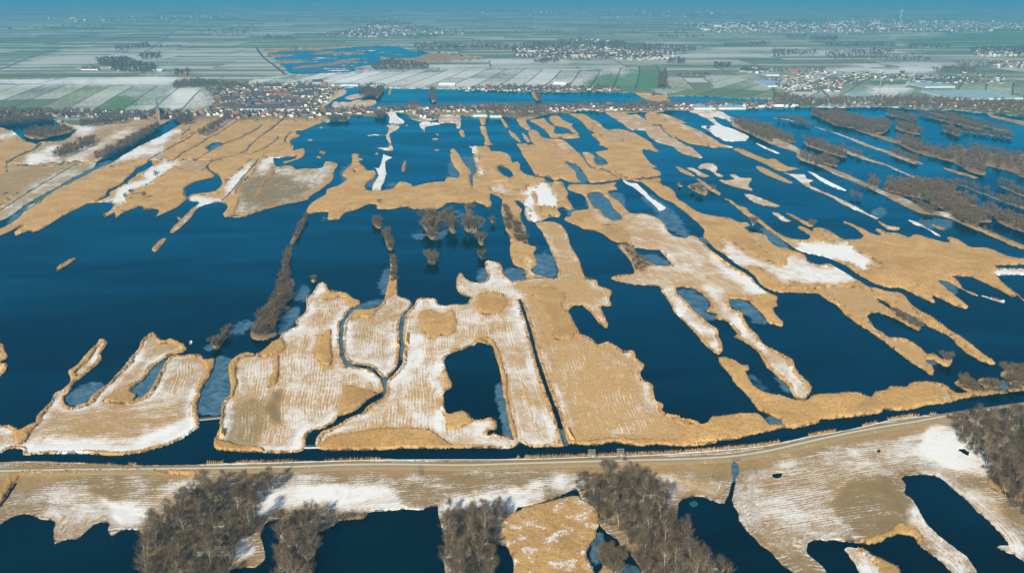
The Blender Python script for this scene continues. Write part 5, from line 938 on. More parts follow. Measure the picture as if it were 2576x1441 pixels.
for i, (x, y, s_, lab) in enumerate([(543, 874, .75, "pale-stemmed bare tree at the lower tip of the small pointed islet"), (568, 852, .6, "slim pale bare tree midway along the small pointed islet"),
    (952, 566, .72, "rounded bare tree alone on the small oval islet left of the tree columns"), (975, 590, .5, "bare tree at the upper end of the short narrow islet"), (985, 622, .6, "round bare tree at the lower end of the short narrow islet"),
    (1080, 566, 1.35, "tall bare tree on the reed-tipped islet, rear one of its cluster"), (1091, 584, 1.35, "broad bare tree nearest the reedy point of its islet"), (1098, 566, 1.1, "bare tree on the right flank of the reed-tipped islet"), (1072, 578, .9, "lower bare tree on the left flank of the reed-tipped islet"),
    (1130, 548, .9, "olive bare tree at the head of the double-crowned islet"), (1138, 582, 1.25, "olive vase-shaped tree at the foot of the double-crowned islet"), (1128, 570, 1.0, "olive tree in the middle of the double-crowned islet"),
    (1182, 534, .7, "small bare tree just below the reed shore on the thin spit"), (1180, 584, 1.35, "many-stemmed pale bare tree fanning out on the islet, left of its pair"), (1195, 584, 1.2, "many-stemmed pale bare tree fanning out on the islet, right of its pair"), (1211, 612, .8, "bare tree at the tail of the fan-shaped islet"),
    (1240, 562, .62, "small lone bush on its own tiny islet near the wooded spit"), (1084, 660, .9, "twin-crowned bare tree alone in open water below the tall cluster"), (1093, 662, .75, "lower half of the twin-crowned tree alone in open water"), (1212, 650, .66, "round bare bush on its own islet above the snowy cape"), (790, 708, .5, "tiny round bush islet above the snow-striped island's tip"),
    (1758, 486, 1.1, "large dark bare tree crowning the small islet in the right-hand lake"), (1742, 480, .75, "lower bare tree at the left end of the crowned small islet"), (1794, 478, .6, "bare tree on the thin strip right of the crowned islet"), (1894, 568, .95, "dark bare tree at the reed corner where two strips meet"), (2042, 570, .7, "spiky bare tree at the tip of its thin islet"), (2380, 912, .75, "fan-shaped bare bush at the very tip of the hooked reed spit"),
    (2320, 566, .5, "slim bare tree standing on the snowy strip"), (1709, 468, .5, "small bush on its own dot of land left of the crowned islet"), (1885, 700, .3, "low bush beside the long ditch"), (1718, 303, .5, "small bare tree beside the reed strip below the greenhouses"), (1780, 330, .9, "bare tree at the left edge of the white snowy islet")]):
    X, Y, _ = up(x, y); plant('willow_tree', WILLOW if s_ > .45 else BUSH, X, Y, s_ * (1.5 if 900 < x < 1260 and s_ > .6 else 1.2), lab, None)
for x, y, s_, lab in [(394, 447, .95, "lone round tree at the upper end of the snow strip"), (317, 503, .8, "left of two round trees on the snow strip's lower end"), (331, 492, .8, "right of two round trees on the snow strip's lower end"), (364, 500, .85, "lone upright tree standing in the golden reeds"), (464, 496, .5, "small tree on the reed edge beside the blue cove"), (954, 515, .62, "dark bush at the notch of the central reed shore")]:
    X, Y, _ = up(x, y); plant('alder_tree', ALDER, X, Y, s_, lab, None)
grove("985,645 995,645 998,690 1000,712 986,715 984,690", 2.6, 16, 'willow_bush', BUSH, (1.0, 1.7), "bare bush on the thin spit above the island between two channels", "bushes on the thin spit", 'bush')
grove("1264,515 1276,520 1292,548 1312,566 1322,598 1334,614 1318,618 1290,600 1272,568", 3.4, 30, 'willow_bush', BUSH, (1.0, 2.1), "bare bush on the narrow neck above the ice ponds", "bushes on the narrow neck", 'bush')
grove("1562,615 1590,618 1605,640 1625,655 1632,672 1618,682 1600,680 1590,655", 3.4, 26, 'willow_bush', BUSH, (.7, 1.1), "low grey bush beside the teardrop pond", "bushes beside the teardrop pond", 'bush')
grove("2240,782 2275,790 2302,808 2315,826 2290,820 2262,800", 3.2, 24, 'willow_bush', BUSH, (.8, 1.3), "dense grey bush on the inner reed tongue", "bushes on the inner reed tongue", 'bush')
grove("2402,962 2430,965 2470,982 2440,984", 4.0, 8, 'willow_tree', WILLOW, (.6, .8), "spreading bare tree on the left clump by the canal's far bend", "trees by the canal's far bend")
grove("2460,962 2490,968 2515,984 2485,986", 4.0, 8, 'willow_tree', WILLOW, (.65, .9), "spreading bare tree on the middle clump by the canal's far bend", "trees by the canal's far bend")
grove("2530,940 2640,945 2640,975 2550,975", 4.6, 14, 'willow_tree', WILLOW, (.8, 1.1), "spreading bare tree on the right clump by the canal's far bend", "trees by the canal's far bend")
grove("1508,1398 1518,1418 1512,1448 1545,1450 1548,1423 1562,1418 1558,1404 1538,1397", 3.4, 12, 'willow_tree', WILLOW, (.6, .95), "bare tree on the little islet between reed bed and broad wood", "trees on the little pond islet")
for poly, sp, lim, sc, where in [("940,556 948,547 955,556 959,570 952,574 943,569", 3.0, 9, (1.3, 1.9), "the small oval islet left of the tree columns"), ("965,584 971,579 979,583 979,600 988,620 985,628 977,624 971,603", 3.0, 16, (1.1, 1.7), "the short narrow islet above the thin spit"),
    ("1069,575 1075,548 1088,540 1098,562 1098,585 1090,600 1085,600", 4.0, 18, (1.5, 2.4), "the reed-tipped islet of the tall cluster"), ("1118,548 1133,534 1143,545 1146,573 1143,586 1137,584 1121,562", 4.0, 16, (1.3, 2.2), "the double-crowned islet"), ("1173,522 1180,523 1183,542 1200,562 1203,582 1180,585 1170,570 1176,545", 4.0, 14, (1.3, 2.0), "the fan-shaped islet"),
    ("1204,592 1213,598 1214,614 1207,612", 3.0, 6, (1.1, 1.6), "the tail of the fan-shaped islet"), ("1079,655 1084,646 1091,646 1097,655 1095,662 1081,663", 3.0, 9, (1.4, 2.2), "the lone islet in open water below the tall cluster"), ("1206,645 1212,643 1218,645 1216,651 1209,651", 2.6, 7, (1.2, 1.7), "the round islet above the snowy cape")]:
    grove(poly, sp, lim, 'shore_bush', BUSH, sc, "brown winter bush on " + where, "bushes on " + where, 'bush')
# wooded strips and copses of the far lake and beyond
FAR1 = [grow(60 + k, 10.0, 'alder', 170, .20, 2.0, 3) for k in range(4)]
WS = ["2224,478 2237,460 2282,460 2354,465 2394,468 2412,490 2447,505 2458,520 2419,518 2432,535 2469,535 2494,558 2469,560 2452,568 2394,541 2357,520 2317,500 2269,493",
 "2039,285 2072,288 2107,286 2139,296 2182,308 2232,310 2238,323 2224,335 2207,338 2157,325 2107,318 2072,302", "2249,352 2294,349 2309,362 2357,374 2377,382 2394,370 2469,377 2519,387 2680,400 2680,480 2576,448 2532,430 2477,418 2479,440 2444,435 2414,418 2394,408 2332,393 2282,375",
 "2253,317 2275,315 2317,332 2314,339 2282,335", "2022,358 2060,362 2100,378 2125,388 2127,398 2090,388 2050,375", "1841,309 1871,306 1883,321 1908,334 1950,350 1940,358 1888,338", "1881,310 1932,323 1947,330 1982,345 2002,360 1975,356 1932,338",
 "2012,395 2050,400 2070,418 2060,420 2020,403", "2057,405 2072,400 2094,407 2107,420 2082,416", "2182,461 2194,456 2209,465 2207,473", "2229,286 2257,290 2307,303 2304,309 2269,300", "2304,286 2357,298 2407,308 2472,323 2472,328 2407,315 2344,298", "2342,284 2407,296 2457,311 2507,324 2542,332 2494,323 2450,311 2400,299",
 "2367,326 2394,328 2416,338 2407,343", "2419,330 2457,334 2544,345 2542,349 2494,343 2432,334", "2407,465 2432,469 2459,482 2507,497 2576,520 2640,540 2640,550 2576,528 2519,508 2457,483", "2507,468 2532,472 2576,488 2640,500 2640,510 2576,495 2532,478",
 "2474,525 2492,527 2507,542 2532,548 2576,560 2640,575 2640,600 2576,585 2532,570 2509,558 2500,543", "1947,299 1990,303 2030,315 2040,322 1990,306", "2107,372 2144,385 2165,395 2144,387", "2394,545 2440,560 2455,572 2440,572 2394,550", "2300,515 2350,532 2356,542 2330,538 2300,524", "2264,365 2320,375 2360,385 2320,384",
 "2244,383 2290,398 2320,409 2300,410 2250,390", "62,340 90,331 130,328 185,329 170,336 130,344 100,350 72,348", "236,404 262,392 300,366 350,342 395,318 402,322 372,346 330,372 290,392 250,408", "200,312 260,305 320,302 318,310 250,318 205,322", "440,300 480,298 482,312 455,318", "135,395 160,380 215,360 240,350 235,368 190,385 160,400",
 "-60,300 20,302 130,298 128,308 20,318 -60,322", "500,342 540,318 575,296 580,300 545,325 510,346", "822,300 856,300 876,300 878,305 835,308", "944,290 970,288 968,298 945,298", "905,246 960,222 966,226 952,247", "1028,264 1050,264 1052,268 1028,269", "1084,255 1084,228 1091,228 1095,256", "1345,235 1352,240 1362,254 1354,256", "900,228 930,222 930,230 905,232",
 "2140,495 2160,498 2165,505 2145,503", "1672,222 1656,222 1662,192 1674,184 1676,200"]
wsp = []
for p in WS: wsp += [(c[0], c[1], random.uniform(.75, 1.2)) for c in scatter(p, 6.0, rs, 240)]
for pth in ("1957,350 2032,388 2054,396 2132,440 2219,480 2307,515 2347,530", "1982,345 2002,358", "2082,365 2127,385 2194,405 2282,440 2340,464", "1989,303 2052,318 2119,341 2169,358", "2392,545 2469,580 2519,600", "2100,446 2160,470 2215,486", "1908,333 1957,352"):
    c_ = smooth_ring(PT(pth), False, 0.8, step=9.0)
    for q in upn(c_): 
        if rs.random() < .62: wsp.append((q[0] + rs.normal(0, 1.2), q[1] + rs.normal(0, 1.2), rs.uniform(.22, .6)))
merged("wooded_strips", FAR1, wsp, (.85, 1.1), "bare grey woods along the narrow strips of the right-hand lake and its shores", "woods")
print("TREES", NT[0], BIRCHES, len(under), len(wsp))

# ------------------------------------------------------------------ houses
WALLC = {'white': (0.66, 0.64, 0.58), 'beige': (0.50, 0.43, 0.32), 'brick': (0.27, 0.175, 0.12), 'grey': (0.34, 0.33, 0.31)}
ROOFC = {'dark': (0.055, 0.058, 0.065), 'orange': (0.27, 0.105, 0.065), 'brown': (0.13, 0.085, 0.065), 'snowy': (0.62, 0.63, 0.62)}
for k, c in WALLC.items(): M['w_' + k] = simple(k + '_wall', c, 0.85, 0.1, 0.4)
for k, c in ROOFC.items(): M['r_' + k] = simple(k + '_roof', c, 0.8, 0.2, 0.6)
M['pane'] = simple('window_glass', (0.03, 0.04, 0.05), 0.15, 0.1)
def wall_mesh(W, D, H, R, key, mats):
    """gabled wall body, gable ends face +-Y; ridge along Y"""
    w_, d = W / 2, D / 2
    b = MB(); b.add([(-w_, -d, 0), (w_, -d, 0), (w_, d, 0), (-w_, d, 0), (-w_, -d, H), (w_, -d, H), (w_, d, H), (-w_, d, H), (0, -d, H + R), (0, d, H + R)],
          [(0, 1, 5, 8, 4), (2, 3, 7, 9, 6), (1, 2, 6, 5), (3, 0, 4, 7)])
    return b.mesh(key, mats)
def roof_mesh(W, D, H, R, key, mats, t=.3, ov=.45):
    w_, d = W / 2 + ov, D / 2 + ov; e = R / (W / 2) * ov; b = MB(); z = H - e + .02
    for sx in (-1, 1):
        V = [(sx * w_, -d, z), (sx * w_, d, z), (0, d, H + R + .02), (0, -d, H + R + .02)]; V += [(x, y, q + t) for x, y, q in V]
        F = [(0, 1, 2, 3), (7, 6, 5, 4), (0, 4, 5, 1), (1, 5, 6, 2), (3, 7, 4, 0)]; b.add(V, F if sx > 0 else [f[::-1] for f in F])
    return b.mesh(key, mats)
def windows(r, i):
    W, D, H, R = (HS + TS)[i]
    spots = [(-W * .25, -D / 2 - .03, 1.5, 0), (W * .25, -D / 2 - .03, 1.5, 0)] if i < 5 else [(-W / 2 - .03, D * (k - 1.5) / 4.4, 3.6, 1) for k in range(4)]
    if 'win' not in _hm:
        for k, d in (('win', (1.5, .08, 1.4)), ('win2', (.08, 2.2, 1.4))):
            b = MB(); b.box((0, 0, 0), d); _hm[k] = b.mesh('window_pane', [M['pane']])
    for x, y, z, q in spots: child('window', _hm['win2' if q else 'win'], r).location = (x, y, z)
def chimney_mesh(W, D, H, R, key):
    b = MB(); b.box((W * .12, D * .28, H + R + .2), (.7, .7, 1.8)); b.box((W * .12, D * .28, H + R + 1.2), (.9, .9, .2)); return b.mesh(key, [M['w_brick']])
HS = [(7.5, 9.5, 2.9, 4.0), (8.5, 12, 3.0, 4.6), (6.5, 8, 2.8, 3.8), (9, 10, 4.6, 3.6), (10, 16, 3.2, 5.0)]
TS = [(9, 34, 5.4, 3.2), (9, 46, 5.4, 3.2), (8.5, 26, 5.2, 3.0)]
_hm = {}
def hpart(kind, i, col):
    k = (kind, i, col)
    if k not in _hm:
        q = (HS + TS)[i]
        _hm[k] = {'wall': lambda: wall_mesh(*q, "house_wall", [M['w_' + col]]), 'roof': lambda: roof_mesh(*q, "house_roof", [M['r_' + col]]),
                  'chimney': lambda: chimney_mesh(*q, "house_chimney")}[kind]()
    return _hm[k]
NH = [0]
def child(nm, me, par):
    o = bpy.data.objects.new(nm, me); COL.objects.link(o); o.parent = par; return o
def house(X, Y, rz, i, wc, rc, label, group, name='house', cat='house', sc=1.0):
    r = bpy.data.objects.new(name, None); COL.objects.link(r); r.location = (X, Y, .35); r.rotation_euler = (0, 0, rz); r.scale = (sc, sc, sc); tag(r, label, cat, group)
    child('wall', hpart('wall', i, wc), r); rf = child('roof', hpart('roof', i, rc), r); windows(r, i); child('chimney', hpart('chimney', i, ''), rf)
    NH[0] += 1
rh = random.Random(11)
WN = ['white'] * 5 + ['beige'] * 3 + ['brick'] * 4 + ['grey']; RN = ['dark'] * 9 + ['orange'] * 3 + ['brown'] * 4
ADJ = {'white': 'white-walled', 'beige': 'cream-walled', 'brick': 'red-brick', 'grey': 'grey-walled'}; RAD = {'dark': 'dark roof', 'orange': 'orange tiled roof', 'brown': 'brown roof', 'snowy': 'snow-dusted roof'}
taken = []
def free(X, Y, d=11):
    for a, b in taken:
        if (a - X) ** 2 + (b - Y) ** 2 < d * d: return False
    taken.append((X, Y)); return True
def row(line, n, spread, where, rzs=(0.0, math.pi / 2), sizes=(0, 0, 1, 2, 2, 3), dmin=10):
    c = smooth_ring(PT(line), False, 0.0, step=4.0); k = 0; t = 0
    while k < n and t < n * 12:
        t += 1; q = c[rh.randrange(len(c))]; x, y = q[0] + rh.uniform(-6, 6), q[1] + rh.gauss(0, spread)
        X, Y, _ = up(x, y)
        if not on_land((X, Y)) or not free(X, Y, dmin): continue
        wc, rc = rh.choice(WN), rh.choice(RN)
        house(X, Y, rh.choice(rzs) + rh.uniform(-.3, .3), rh.choice(sizes), wc, rc, "%s house with %s %s" % (ADJ[wc], RAD[rc], where), "%s houses, %s, %s" % (ADJ[wc], RAD[rc], where)); k += 1
row("0,296 60,290 140,291 200,293 260,294 330,297 385,300", 46, 3.2, "in the left village street")
row("430,292 480,287 540,288 600,291 680,292 790,291", 38, 2.6, "along the reed beds below the dense village")
row("800,292 870,284 940,283 1000,281 1080,278 1130,282", 24, 2.4, "on the dyke between the two lakes, left part")
row("1050,283 1064,292 1078,300", 16, 3.0, "on the little peninsula in the lake", dmin=8)
row("1080,279 1150,278 1200,277 1290,279 1370,280", 34, 2.6, "on the dyke between the two lakes, middle part")
row("1370,277 1450,272 1530,270 1600,273 1700,275", 26, 2.2, "on the dyke between the two lakes, right part")
row("1850,266 1900,262 1930,262 1990,267 2010,270", 10, 2.0, "right of the long dyke greenhouses")
row("1160,230 1230,226 1290,224 1360,226 1420,226 1480,227 1540,228", 34, 2.4, "on the far lake's north shore")
row("2240,270 2300,268 2340,270 2420,268", 12, 2.2, "on the right-hand lake's north shore")
row("1936,203 1990,226 2040,232 2110,222 2080,205 2150,196 2230,200", 24, 4.0, "among the gardens and glasshouses")
row("2270,194 2310,202 2360,215 2420,188 2500,195 2560,205", 18, 4.0, "in the loose hamlet among the right-hand fields")
row("1000,270 860,262 2200,268 2300,268", 0, 2, "")
# terraces of the dense village
def terraces():
    k = 0
    for iy in range(11):
        y = 224 + iy * 5.6; x0 = 560 if iy > 3 else 650 - iy * 4
        x = x0 + rh.uniform(0, 10)
        while x < 812 - iy * 4.2:
            i = 5 + rh.randrange(3); L = TS[i - 5][1]; m = mpp(y)[0]; xc = x + L / 2 / m
            X, Y, _ = up(xc, y + rh.uniform(-1, 1)); wc = rh.choice(['beige', 'white', 'brick', 'beige', 'white']); rc = rh.choice(['dark', 'brown', 'dark', 'dark', 'dark', 'brown', 'orange'])
            if xc + L / 2 / m < 822 - iy * 4.2 and on_land((X, Y)):
                taken.append((X, Y)); taken.append((X - 14, Y)); taken.append((X + 14, Y))
                if rh.random() < .86:
                    house(X, Y, math.pi / 2 + rh.uniform(-.05, .05) if rh.random() < .8 else .2, i, wc, rc, "%s terrace of joined houses with %s in the dense village" % (ADJ[wc], RAD[rc]), "%s terraces, %s, dense village" % (ADJ[wc], RAD[rc]), 'terraced_house', 'terrace'); k += 1
            x += L / m + rh.uniform(3, 9)
terraces()
# far towns and holiday parks: specks nobody could count
def town(name, polys, lab, hs=(4, 9), ws=(7, 16), big=0.06):
    b = MB()
    for poly, sp, lim, wh in polys:
        for c in scatter(poly, sp, rs, lim):
            W = rh.uniform(*ws) * .8; D = rh.uniform(6, 9); H = rh.uniform(*hs); rz = rh.choice((0, 1.57)) + rh.uniform(-.3, .3)
            if rh.random() < big: W *= 4; D *= 2; H *= 1.5
            m = 1 if rh.random() < wh * .6 else rh.choice((0, 1, 1, 2)); b.box((c[0], c[1], H / 2 + .3), (W, D, H), rz, m); b.box((c[0], c[1], H + .3 + 1.2), (W + .6, D + .6, 2.4), rz, rh.choice((3, 3, 3, 3, 3, 3, 4, 5)), top=.45)
    me = b.mesh(name, [M['w_white'], M['w_beige'], M['w_brick'], M['r_dark'], M['r_orange'], M['r_snowy']]); tag(link(name, me), lab, 'town', kind='stuff')
town("distant_town", [("1290,128 1400,120 1480,118 1560,126 1690,132 1700,150 1600,154 1500,148 1380,146 1300,142", 15, 360, .8), ("820,92 960,62 1000,66 1040,78 1120,84 1190,84 1180,88 1000,92 900,96", 26, 150, .6), ("1690,60 1930,56 2120,56 2150,86 2000,84 1800,84", 30, 260, .6),
   ("2120,50 2300,52 2700,60 2700,76 2450,82 2300,80 2150,84", 42, 300, .9), ("2450,134 2560,132 2576,142 2470,144", 16, 110, .8), ("1120,32 1700,24 1900,34 1700,46 1300,44", 90, 120, .6), ("60,50 500,36 640,40 500,52 200,56", 120, 50, .6),
   ("2480,160 2576,158 2640,170 2500,172", 24, 30, .5), ("220,172 300,173 300,178 220,177", 30, 8, .3), ("1870,176 1935,178 1935,187 1870,186", 26, 12, .3), ("1450,100 1550,102 1550,106 1450,106", 50, 12, .9)], "hazy far-off houses of towns and holiday parks beyond the lakes")
town("village_outbuildings", [("540,298 800,296 812,270 850,226 760,216 650,216 560,226 535,252 530,284", 8, 380, .7), ("0,298 60,292 400,300 480,296 480,288 300,286 0,284", 9, 140, .9), ("812,288 1050,283 1290,284 1600,278 1700,276 1960,272 1960,266 1700,267 1290,271 1000,275 830,280", 7.5, 300, .9), ("1150,232 1560,228 1560,222 1290,220 1150,226", 8, 90, .9),
   ("1990,258 2160,264 2394,272 2576,286 2576,266 2420,260 2200,262", 17, 60, .35), ("1935,196 2050,182 2200,186 2420,196 2560,206 2500,215 2200,205 2080,232 1960,232", 18, 160, .9)], "small sheds, garages and greenhouses scattered through the village gardens", hs=(2.2, 3.6), ws=(4, 9), big=0.0)
# garden and field trees, far woods
FAR2 = [grow(70 + k, 9.0, 'alder', 60, .34, 2.6, 3) for k in range(3)]
gt = []
for p, sp, lim in [("0,300 60,296 400,304 480,298 480,286 300,284 0,280", 9, 240), ("540,300 800,298 815,262 860,222 760,212 560,222 535,250 528,285", 10.5, 260), ("812,285 1050,280 1290,281 1600,276 1700,272 1960,268 1960,262 1700,264 1290,268 1000,272 830,278", 9, 300), ("1150,234 1560,230 1560,222 1290,220 1150,225", 9, 150),
     ("430,213 500,204 600,214 610,222 520,220 440,224", 8, 160), ("520,222 640,214 700,212 700,220 560,230 535,250 520,240", 10, 60), ("1215,297 1256,300 1290,296 1290,270 1230,272", 6, 60), ("1570,285 1612,286 1670,282 1700,276 1700,262 1640,262 1580,268", 7, 80), ("1294,298 1360,292 1380,284 1380,270 1300,270", 6, 90),
     ("1945,262 2010,266 2150,272 2394,277 2576,292 2640,296 2640,262 2500,258 2300,250 2160,250 2050,256 1990,244 1945,240", 7.5, 800), ("1870,173 1940,176 2080,176 2080,185 1940,186 1870,184", 9, 80), ("1780,188 1790,194 1700,196 1700,191", 8, 30), ("2230,192 2340,196 2460,200 2460,215 2340,208 2240,204", 14, 60), ("2400,160 2560,158 2640,170 2560,176 2420,172", 11, 120),
     ("1950,200 2030,210 2110,235 2060,236 1990,230 1950,220", 16, 50), ("2090,145 2300,144 2345,150 2330,158 2200,154 2100,152", 11, 110), ("1660,222 1657,190 1676,182 1674,222", 5, 60), ("870,226 935,215 950,222 905,232", 6, 40), ("2340,172 2460,176 2450,184 2350,182", 12, 50)]:
    gt += [(c[0], c[1], rh.uniform(.7, 1.25)) for c in scatter(p, sp, rs, lim) if on_land(c)]
merged("garden_trees", FAR2, gt, (.8, 1.1), "bare trees in the gardens and along the lanes of the villages", "garden trees")
fw = []
for p, sp, lim in [("240,152 320,148 345,160 395,172 385,188 300,184 250,166", 10, 300), ("290,120 370,113 385,122 290,133", 14, 70), ("350,140 402,138 406,150 360,153", 11, 60), ("440,182 476,182 478,190 440,193", 9, 26), ("320,118 470,118 470,122 320,124", 18, 30), ("500,80 560,76 640,62 640,92 560,98 500,90", 22, 90), ("740,92 800,90 900,74 960,54 1000,58 1045,66 1120,76 1200,84 1190,88 1000,96 860,98", 14, 520),
     ("644,95 720,95 740,100 690,102", 20, 40), ("930,168 975,153 1010,158 1080,166 1075,178 940,180", 9, 220), ("1005,92 1100,90 1110,98 1060,100", 16, 50), ("1040,114 1110,110 1180,118 1150,128 1050,128", 12, 130), ("1120,118 1240,112 1290,118 1290,128 1150,128", 13, 130), ("1345,155 1402,153 1405,160 1345,161", 8, 40), ("1288,118 1340,110 1480,112 1550,108 1650,116 1750,122 1752,130 1690,140 1600,152 1490,154 1400,150 1288,144", 11, 1100),
     ("1685,153 1722,152 1724,163 1680,164", 8, 34), ("1793,162 1838,161 1840,172 1795,173", 8, 30), ("2070,138 2200,128 2255,132 2190,145 2080,148", 13, 110), ("1940,128 2050,132 2060,141 1945,147", 13, 80), ("2030,96 2106,94 2106,104 2055,106", 14, 70), ("1980,94 2030,93 2030,99 1985,99", 16, 24), ("2070,112 2240,112 2260,119 2080,122", 16, 70), ("2280,116 2390,118 2390,123 2290,123", 15, 40), ("2440,124 2640,118 2640,140 2450,144", 14, 240),
     ("1690,62 1930,54 2140,44 2300,50 2700,58 2700,80 2420,84 2150,88 1940,82 1700,84", 24, 700), ("1660,88 1700,84 1780,92 1760,100 1640,96", 16, 60), ("1400,102 1480,100 1480,107 1400,107", 18, 24), ("1560,84 1620,82 1620,88 1560,88", 18, 24), ("1290,72 1420,80 1400,84 1290,80", 22, 40), ("1100,40 1700,30 1900,40 1700,52 1300,50 1100,48", 60, 220), ("640,48 1000,44 1100,50 900,58 700,56", 50, 120), ("60,46 500,34 640,38 600,52 200,58", 60, 140), ("1810,118 1900,112 1935,108 1935,114 1880,120", 14, 60), ("1740,38 1790,38 1790,50 1700,50", 24, 40), ("0,70 200,64 300,70 200,76 0,78", 36, 60)]:
    fw += [(c[0], c[1], rh.uniform(.8, 1.3)) for c in scatter(p, sp, rs, lim) if on_land(c)]
FAR3 = [grow(80 + k, 9.5, 'alder', 26, .7, 3.2, 3) for k in range(3)]
merged("distant_woods", FAR3, fw, (.9, 1.25), "far-off woods and tree lines among the hazy fields", "woods")
print("HOUSES", NH[0], len(gt), len(fw))

# ------------------------------------------------------------------ single buildings and structures
M['glass'] = simple('greenhouse_glass', (0.20, 0.30, 0.31), 0.25, 0.15, 0.05); M['frame'] = simple('pale_metal', (0.55, 0.58, 0.56), 0.5, 0.1)
M['rust'] = simple('reed_bundles', (0.62, 0.38, 0.12), 0.95, 0.3, 2.0); M['wood'] = simple('weathered_wood', (0.20, 0.17, 0.13), 0.9, 0.3, 1.5); M['boat'] = simple('grey_hull', (0.55, 0.57, 0.56), 0.5, 0.1, 1.0)
M['red'] = simple('red_load', (0.42, 0.05, 0.06), 0.8, 0.4, 2.0); M['spire'] = simple('slate_spire', (0.09, 0.14, 0.15), 0.7, 0.2); M['darkhull'] = simple('dark_hull', (0.03, 0.03, 0.035), 0.6, 0.2); M['teal'] = simple('green_netting', (0.03, 0.17, 0.14), 0.7, 0.2); M['skin'] = simple('dark_clothing', (0.06, 0.07, 0.10), 0.9, 0.2); M['foam'] = simple('wake_foam', (0.75, 0.8, 0.82), 0.9, 0.1, 2.0)
def root(name, x, y, rz, label, cat, group=None, z=.35, world=False):
    X, Y = (x, y) if world else up(x, y)[:2]
    r = bpy.data.objects.new(name, None); COL.objects.link(r); r.location = (X, Y, z); r.rotation_euler = (0, 0, rz); return tag(r, label, cat, group)
def greenhouse(x0, x1, y, depth, rz, label, H=3.6, bays=None):
    X0, Y0, _ = up(x0, y); X1 = up(x1, y)[0]; W = X1 - X0; r = root('greenhouse', (X0 + X1) / 2, Y0 + depth / 2, rz, label, 'greenhouse', world=True)
    n = bays or max(3, int(W / 6.4)); bw = W / n; g_ = MB(); f = MB()
    for i in range(n):
        xa = -W / 2 + i * bw; g_.add([(xa, -depth / 2, H), (xa + bw / 2, -depth / 2, H + 1.5), (xa + bw, -depth / 2, H), (xa, depth / 2, H), (xa + bw / 2, depth / 2, H + 1.5), (xa + bw, depth / 2, H)], [(0, 2, 1), (3, 4, 5), (0, 1, 4, 3), (1, 2, 5, 4)])
        f.box((xa, 0, H + .03), (.35, depth, .3)); f.box((xa + bw / 2, 0, H + 1.52), (.22, depth, .14))
    s_ = MB(); s_.box((0, 0, H / 2), (W, depth, H)); child('wall', s_.mesh('greenhouse_wall', [M['frame']]), r); child('roof', g_.mesh('greenhouse_roof', [M['glass']]), r); child('frame', f.mesh('greenhouse_frame', [M['frame']]), r)
greenhouse(1746, 1800, 277, 60, 0, "wide glass greenhouse with pale green front on the dyke, beside orange-roofed house"); greenhouse(1808, 1876, 276.5, 42, 0, "long low glass greenhouse on the dyke, right of the green-fronted one")
greenhouse(2166, 2216, 252, 95, 0, "greenhouse beside the foot of the tall mast"); greenhouse(2135, 2196, 262, 48, 0, "greenhouse behind the shore trees below the mast"); greenhouse(2395, 2570, 252, 150, .08, "vast greenhouse among the right-hand lake's shore trees")
greenhouse(1932, 1986, 220, 130, 0, "dark glasshouse between the white snow plots"); greenhouse(834, 900, 217.5, 30, 0, "long white greenhouse at the left end of the far lake"); greenhouse(914, 964, 217.5, 30, 0, "long glass greenhouse standing above the far lake's shore reeds")
greenhouse(2320, 2400, 222, 90, .1, "low blue-grey greenhouse behind the hamlet trees"); greenhouse(1640, 1715, 269, 30, 0, "pale flat greenhouse among trees on the dyke"); greenhouse(1928, 1960, 192, 50, 0, "glasshouse behind the farm road"); greenhouse(1190, 1225, 295, 14, .05, "snow-covered glasshouse at the lake's edge below the dyke"); greenhouse(1232, 1262, 297, 12, .05, "dark green-framed glasshouse at the lake's edge")
def barn(x, y, W, D, H, R, rz, wc, rc, label):
    r = root('barn', x, y, rz, label, 'barn'); child('wall', wall_mesh(W, D, H, R, 'barn_wall', [M['w_' + wc]]), r); child('roof', roof_mesh(W, D, H, R, 'barn_roof', [M['r_' + rc]]), r)
    d = MB(); d.box((0, -D / 2 - .05, H * .45), (W * .35, .12, H * .9)); child('door', d.mesh('barn_door', [M['w_grey']]), r)
